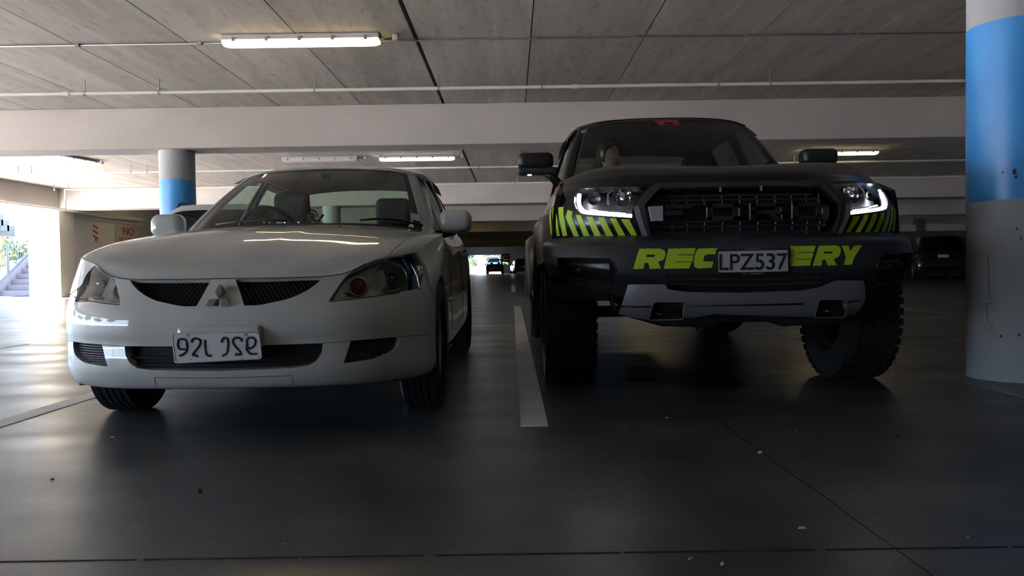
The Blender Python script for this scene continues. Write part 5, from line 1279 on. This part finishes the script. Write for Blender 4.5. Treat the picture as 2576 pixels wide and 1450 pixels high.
# ================================================================== other vehicles
def simple_car(name, label, loc, rz, L_, W_, H, paint, style='hatch', plate=None, lights=None, rails=False, wheels=True, front_lights=False, cat='car'):
    """car standing with its tail at y=0 pointing to -y; body, glasshouse and parts"""
    e = empty(name, loc, rz, label, cat)
    hw = W_/2; zb = H*.58
    sec = [[(0, .02, .30), (hw*.6, .03, .30), (hw*.9, .10, .30), (hw, .30, .30)], [(0, 0, .50), (hw*.62, .01, .50), (hw*.92, .08, .50), (hw, .30, .52)],
           [(0, .03, zb*.82), (hw*.62, .04, zb*.82), (hw*.90, .10, zb*.82), (hw*.985, .32, zb*.85)], [(0, .06, zb), (hw*.6, .07, zb), (hw*.86, .13, zb), (hw*.94, .35, zb)]]
    nR = Net(sec, True); trimmed(nR, [(-1, 0), (1, 0), (1, 1), (-1, 1)], (), 'rear_panel', paint, e, .05)
    ysd = [.30, .9, 1.6, 2.4, L_-1.2, L_-.6, L_-.15]; wsc = [1, 1, 1, 1, 1, .97, .82]
    rws = []
    for z_, k in ((.28, .97), (.5, 1), (zb*.84, .985), (zb, .94)):
        rws.append([(hw*k*w, y, z_ if y < L_-1.3 else z_*(1 if z_ < .6 else .93)) for y, w in zip(ysd, wsc)])
    nS = Net(rws, False); Rw = .31; a1 = circ_yz(nS, .80, Rw, .35, 2, 178, 14, .15, .3); a2 = circ_yz(nS, L_-.85, Rw, .35, 2, 178, 14, .8, .3)
    for s, net in ((1, nS), (-1, flip_net(nS))):
        trimmed(net, [(0, 1), (0, 0), (a1[-1][0]*0+min(p[0] for p in a1), 0)]+[p for p in sorted(a1, key=lambda p: p[0]) if p[1] > 0]+[(max(p[0] for p in a1), 0), (min(p[0] for p in a2), 0)]+[p for p in sorted(a2, key=lambda p: p[0]) if p[1] > 0]+[(max(p[0] for p in a2), 0), (1, 0), (1, 1)], (), 'body_side', paint, e, .04, rim=.03)
        if wheels:
            wheel(s*(hw-.11), .80, Rw, .2, s, e, .2, m_silverp, 5); wheel(s*(hw-.11), L_-.85, Rw, .2, s, e, .2, m_silverp, 5)
    fr = [[(0, L_, .32), (hw*.6, L_-.03, .32), (hw*.82, L_-.15, .30)], [(0, L_+.02, .5), (hw*.6, L_-.02, .5), (hw*.82, L_-.15, .5)], [(0, L_-.05, zb*.80), (hw*.6, L_-.08, zb*.8), (hw*.81, L_-.15, zb*.79)],
          [(0, L_-.6, zb*.97), (hw*.6, L_-.62, zb*.96), (hw*.90, L_-.65, zb*.93)], [(0, L_-1.25, zb*1.04), (hw*.6, L_-1.25, zb*1.03), (hw*.93, L_-1.25, zb)]]
    trimmed(Net(fr, True), [(-1, 0), (1, 0), (1, 1), (-1, 1)], (), 'bonnet', paint, e, .06)
    ry0, ry1 = .45, L_-1.9
    g0 = [(0, .08, zb), (hw*.6, .09, zb), (hw*.88, .16, zb)]; g1 = [(0, ry0, H-.03), (hw*.5, ry0, H-.04), (hw*.70, ry0+.04, H-.09)]
    nB = Net([g0, lerp_rows(g0, g1, .5, .02), g1], True); bf_ = [(-.84, .12), (.84, .12), (.84, .88), (-.84, .88)]
    trimmed(nB, [(-1, 0), (1, 0), (1, 1), (-1, 1)], [bf_], 'tailgate_frame', paint, e, .05); trimmed(nB, bf_, (), 'rear_screen', m_glass_dk, e, .06, offset=-.003)
    h0 = [(0, L_-1.2, zb*1.03), (hw*.6, L_-1.2, zb*1.02), (hw*.88, L_-1.2, zb)]; h1 = [(0, ry1, H-.04), (hw*.5, ry1, H-.05), (hw*.70, ry1, H-.09)]
    nF = Net([h0, lerp_rows(h0, h1, .5, .02), h1], True)
    trimmed(nF, [(-1, 0), (1, 0), (1, 1), (-1, 1)], [bf_], 'windscreen_frame', paint, e, .05); trimmed(nF, bf_, (), 'windscreen', m_glass_dk, e, .06)
    rr = [[(0, ry0, H-.03), (hw*.5, ry0, H-.04), (hw*.70, ry0+.04, H-.09)], [(0, (ry0+ry1)/2, H), (hw*.5, (ry0+ry1)/2, H-.01), (hw*.72, (ry0+ry1)/2, H-.07)], [(0, ry1, H-.04), (hw*.5, ry1, H-.05), (hw*.70, ry1, H-.09)]]
    trimmed(Net(rr, True), [(-1, 0), (1, 0), (1, 1), (-1, 1)], (), 'roof', paint, e, .08)
    cc = [((hw*.88, .16, zb), (hw*.70, ry0+.04, H-.09)), ((hw*.94, .6, zb), (hw*.71, .75, H-.07)), ((hw*.945, 1.8, zb), (hw*.72, 1.7, H-.07)), ((hw*.94, L_-1.7, zb), (hw*.71, ry1-.3, H-.075)), ((hw*.88, L_-1.2, zb), (hw*.70, ry1, H-.09))]
    nG = Net([[a for a, b_ in cc], [tuple((np.array(a)+np.array(b_))/2+np.array((.02, 0, 0))) for a, b_ in cc], [b_ for a, b_ in cc]], False)
    w1, w2 = [(.10, .08), (.46, .08), (.46, .9), (.12, .9)], [(.50, .08), (.90, .08), (.86, .9), (.50, .9)]
    for s, net in ((1, nG), (-1, flip_net(nG))):
        trimmed(net, [(0, 0), (1, 0), (1, 1), (0, 1)], [w1, w2], 'pillar_frame', paint, e, .05)
        trimmed(net, w1, (), 'side_glass', m_glass_dk, e, .1); trimmed(net, w2, (), 'side_glass', m_glass_dk, e, .1)
        MB().rbox(min(s*hw*1.02, s*(hw*1.02+.17)), max(s*hw*1.02, s*(hw*1.02+.17)), L_-1.55, L_-1.43, zb+.02, zb+.15, .04).build('door_mirror', paint, e, smooth=True)
        # tail lamp
        tl = lights or mat('tail_lamp', (.30, .01, .01), .25, coat=.6)
        q = [(.66*s, .74), (.97*s, .70), (.99*s, .93), (.70*s, .95)]
        if s < 0: q = q[::-1]
        trimmed(nR, q, (), 'tail_lamp', tl, e, .04, offset=.008)
        if rails: MB().tube([(s*hw*.66, ry0+.1, H-.06), (s*hw*.68, ry0+.22, H+.0), (s*hw*.68, (ry0+ry1)/2, H+.02), (s*hw*.68, ry1-.2, H+.0), (s*hw*.66, ry1-.05, H-.05)], .014, 8).build('roof_rail', m_black, e, smooth=True)
    MB().rbox(-.18, .18, -.02, .02, .62 if H < 1.6 else .80, .74 if H < 1.6 else .92, .01).build('number_plate', MATS['plate_silver'], e)
    MB().box(-hw*.9, hw*.9, .1, L_-.3, .22, .34).build('floor_pan', m_dark, e)
    MB().box(-hw*.7, hw*.7, .25, L_-1.4, .34, zb-.02).build('cabin_fill', m_trim, e)
    for sx in (-.35, .35): MB().rbox(sx*hw*2-.13 if False else sx-.13, sx+.13, 1.9, 2.0, zb-.1, zb+.26, .04).build('headrest', m_seat, e)
    return e
m_glass_dk = glass_mat('tinted_glass', (.30, .34, .36))
m_silver_car = mat('silver_blue_paint', (.42, .45, .50), .35, .35, coat=1., coat_rough=.04)
simple_car('wagon', 'silver blue wagon with roof rails parked behind the white sedan, mostly hidden', (-3.18, 8.45, 0), 0, 4.3, 1.72, 1.47, m_silver_car, rails=True)
simple_car('dark_hatchback', 'small dark car driving at the far exit, red tail lamps', (-1.62, 76.5, 0), 0, 4.0, 1.72, 1.50, mat('dark_navy_paint', (.012, .012, .018), .25, coat=.8))
simple_car('van', 'light blue van beyond the dark car at the far exit', (-2.05, 86.8, 0), 0, 4.4, 1.95, 1.90, mat('light_blue_paint', (.25, .45, .65), .3, coat=.6), cat='van')
simple_car('red_car', 'dark red car parked beside the far exit, right of the dark car', (1.15, 76.0, 0), math.radians(8), 4.1, 1.75, 1.48, mat('red_car_paint', (.20, .02, .02), .25, coat=.8))
simple_car('black_suv', 'black car parked in the dark between the pickup and the right column', (16.2, 30.0, 0), math.radians(-16), 4.4, 1.85, 1.66, mat('black_car_paint', (.012, .012, .013), .2, coat=.8))
e = empty('warning_sign', (-.62, 83.8-.0501, 1.62), label='dark board with an orange letter C beside the far exit', cat='sign')
MB().box(-.40, .40, 0, .05, -.42, .42).build('board', m_dark, e)
MB().tube([(.24, -.02, .17), (-.15, -.02, .20), (-.24, -.02, 0), (-.15, -.02, -.2), (.24, -.02, -.17)], .075, 8).build('letter', mat('sign_orange', (.65, .22, .08), .6), e)
# small litter on the floor
rnd = random.Random(8)
m_litter = mat('litter_pale', (.42, .40, .36), .8); m_leafd = mat('litter_dark', (.02, .017, .014), .8)
def litter(px, py, L_, name, label, m, cat, h=.006, ang=0.):
    p = on_plane(px, py, 2, 0.); n = 9; mb = MB(); ring = []; w = L_*.42
    for i in range(n):
        t = 2*math.pi*i/n; r_ = rnd.uniform(.7, 1.1); ring.append((L_/2*r_*math.cos(t), w/2*r_*math.sin(t)))
    v = [(x, y, .0005) for x, y in ring]+[(x*.7, y*.7, h*rnd.uniform(.7, 1)) for x, y in ring]+[(0, 0, h)]
    f = [tuple(range(n))]+[(i, (i+1) % n, n+(i+1) % n, n+i) for i in range(n)]+[(n+i, n+(i+1) % n, 2*n) for i in range(n)]
    o = mb.add(v, f).build(name, m, None); o.location = (p.x, p.y, 0); o.rotation_euler = (0, 0, ang); tag(o, label, cat)
litter(503, 1240, .017, 'pebble', 'small black lump on the floor in front of the white sedan', m_leafd, 'debris', .012)
litter(285, 1101, .022, 'dry_leaf', 'tiny pale leaf on the floor below the left front tyre of the sedan', m_litter, 'leaf', .004)
litter(132, 1207, .014, 'dry_leaf', 'dark crumb on the bright floor at the left', m_leafd, 'leaf', .004)
litter(718, 1369, .012, 'dry_leaf', 'pale flake near the bottom centre left, just before the black joint', m_litter, 'leaf', .003)
litter(2018, 1331, .026, 'dry_leaf', 'largest pale crumpled flake on the right floor, between crack and joint', m_litter, 'leaf', .007)
litter(1737, 1407, .020, 'twig', 'pale twig just below the joint, nearer the left of the two twigs', m_litter, 'twig', .004, .9)
litter(1817, 1420, .024, 'twig', 'pale twig just below the joint, longer right one of the two twigs', m_litter, 'twig', .004, 1.1)
litter(1913, 1141, .022, 'pebble', 'pale pebble on the upper end of the diagonal crack', m_litter, 'debris', .009)
litter(1679, 1052, .020, 'dry_leaf', 'pale flake in the shadow under the pickup front, upper one', m_litter, 'leaf', .004)
litter(1571, 1075, .014, 'dry_leaf', 'pale flake just right of the end of the white bay line', m_litter, 'leaf', .003)
litter(2003, 1087, .014, 'dry_leaf', 'pale crumb on the dark floor right of the crack pebble', m_litter, 'leaf', .003)
litter(2208, 1307, .010, 'dry_leaf', 'tiny pale speck right of the diagonal crack', m_litter, 'leaf', .003)
litter(2435, 1354, .010, 'dry_leaf', 'tiny white speck near the lower right corner of the floor', m_litter, 'leaf', .003)
litter(2258, 1099, .024, 'dry_leaf', 'dark oval stain like leaf before the right column', m_leafd, 'leaf', .003)
litter(1626, 1194, .014, 'twig', 'short dark twig on the middle floor', m_leafd, 'twig', .003, .6)
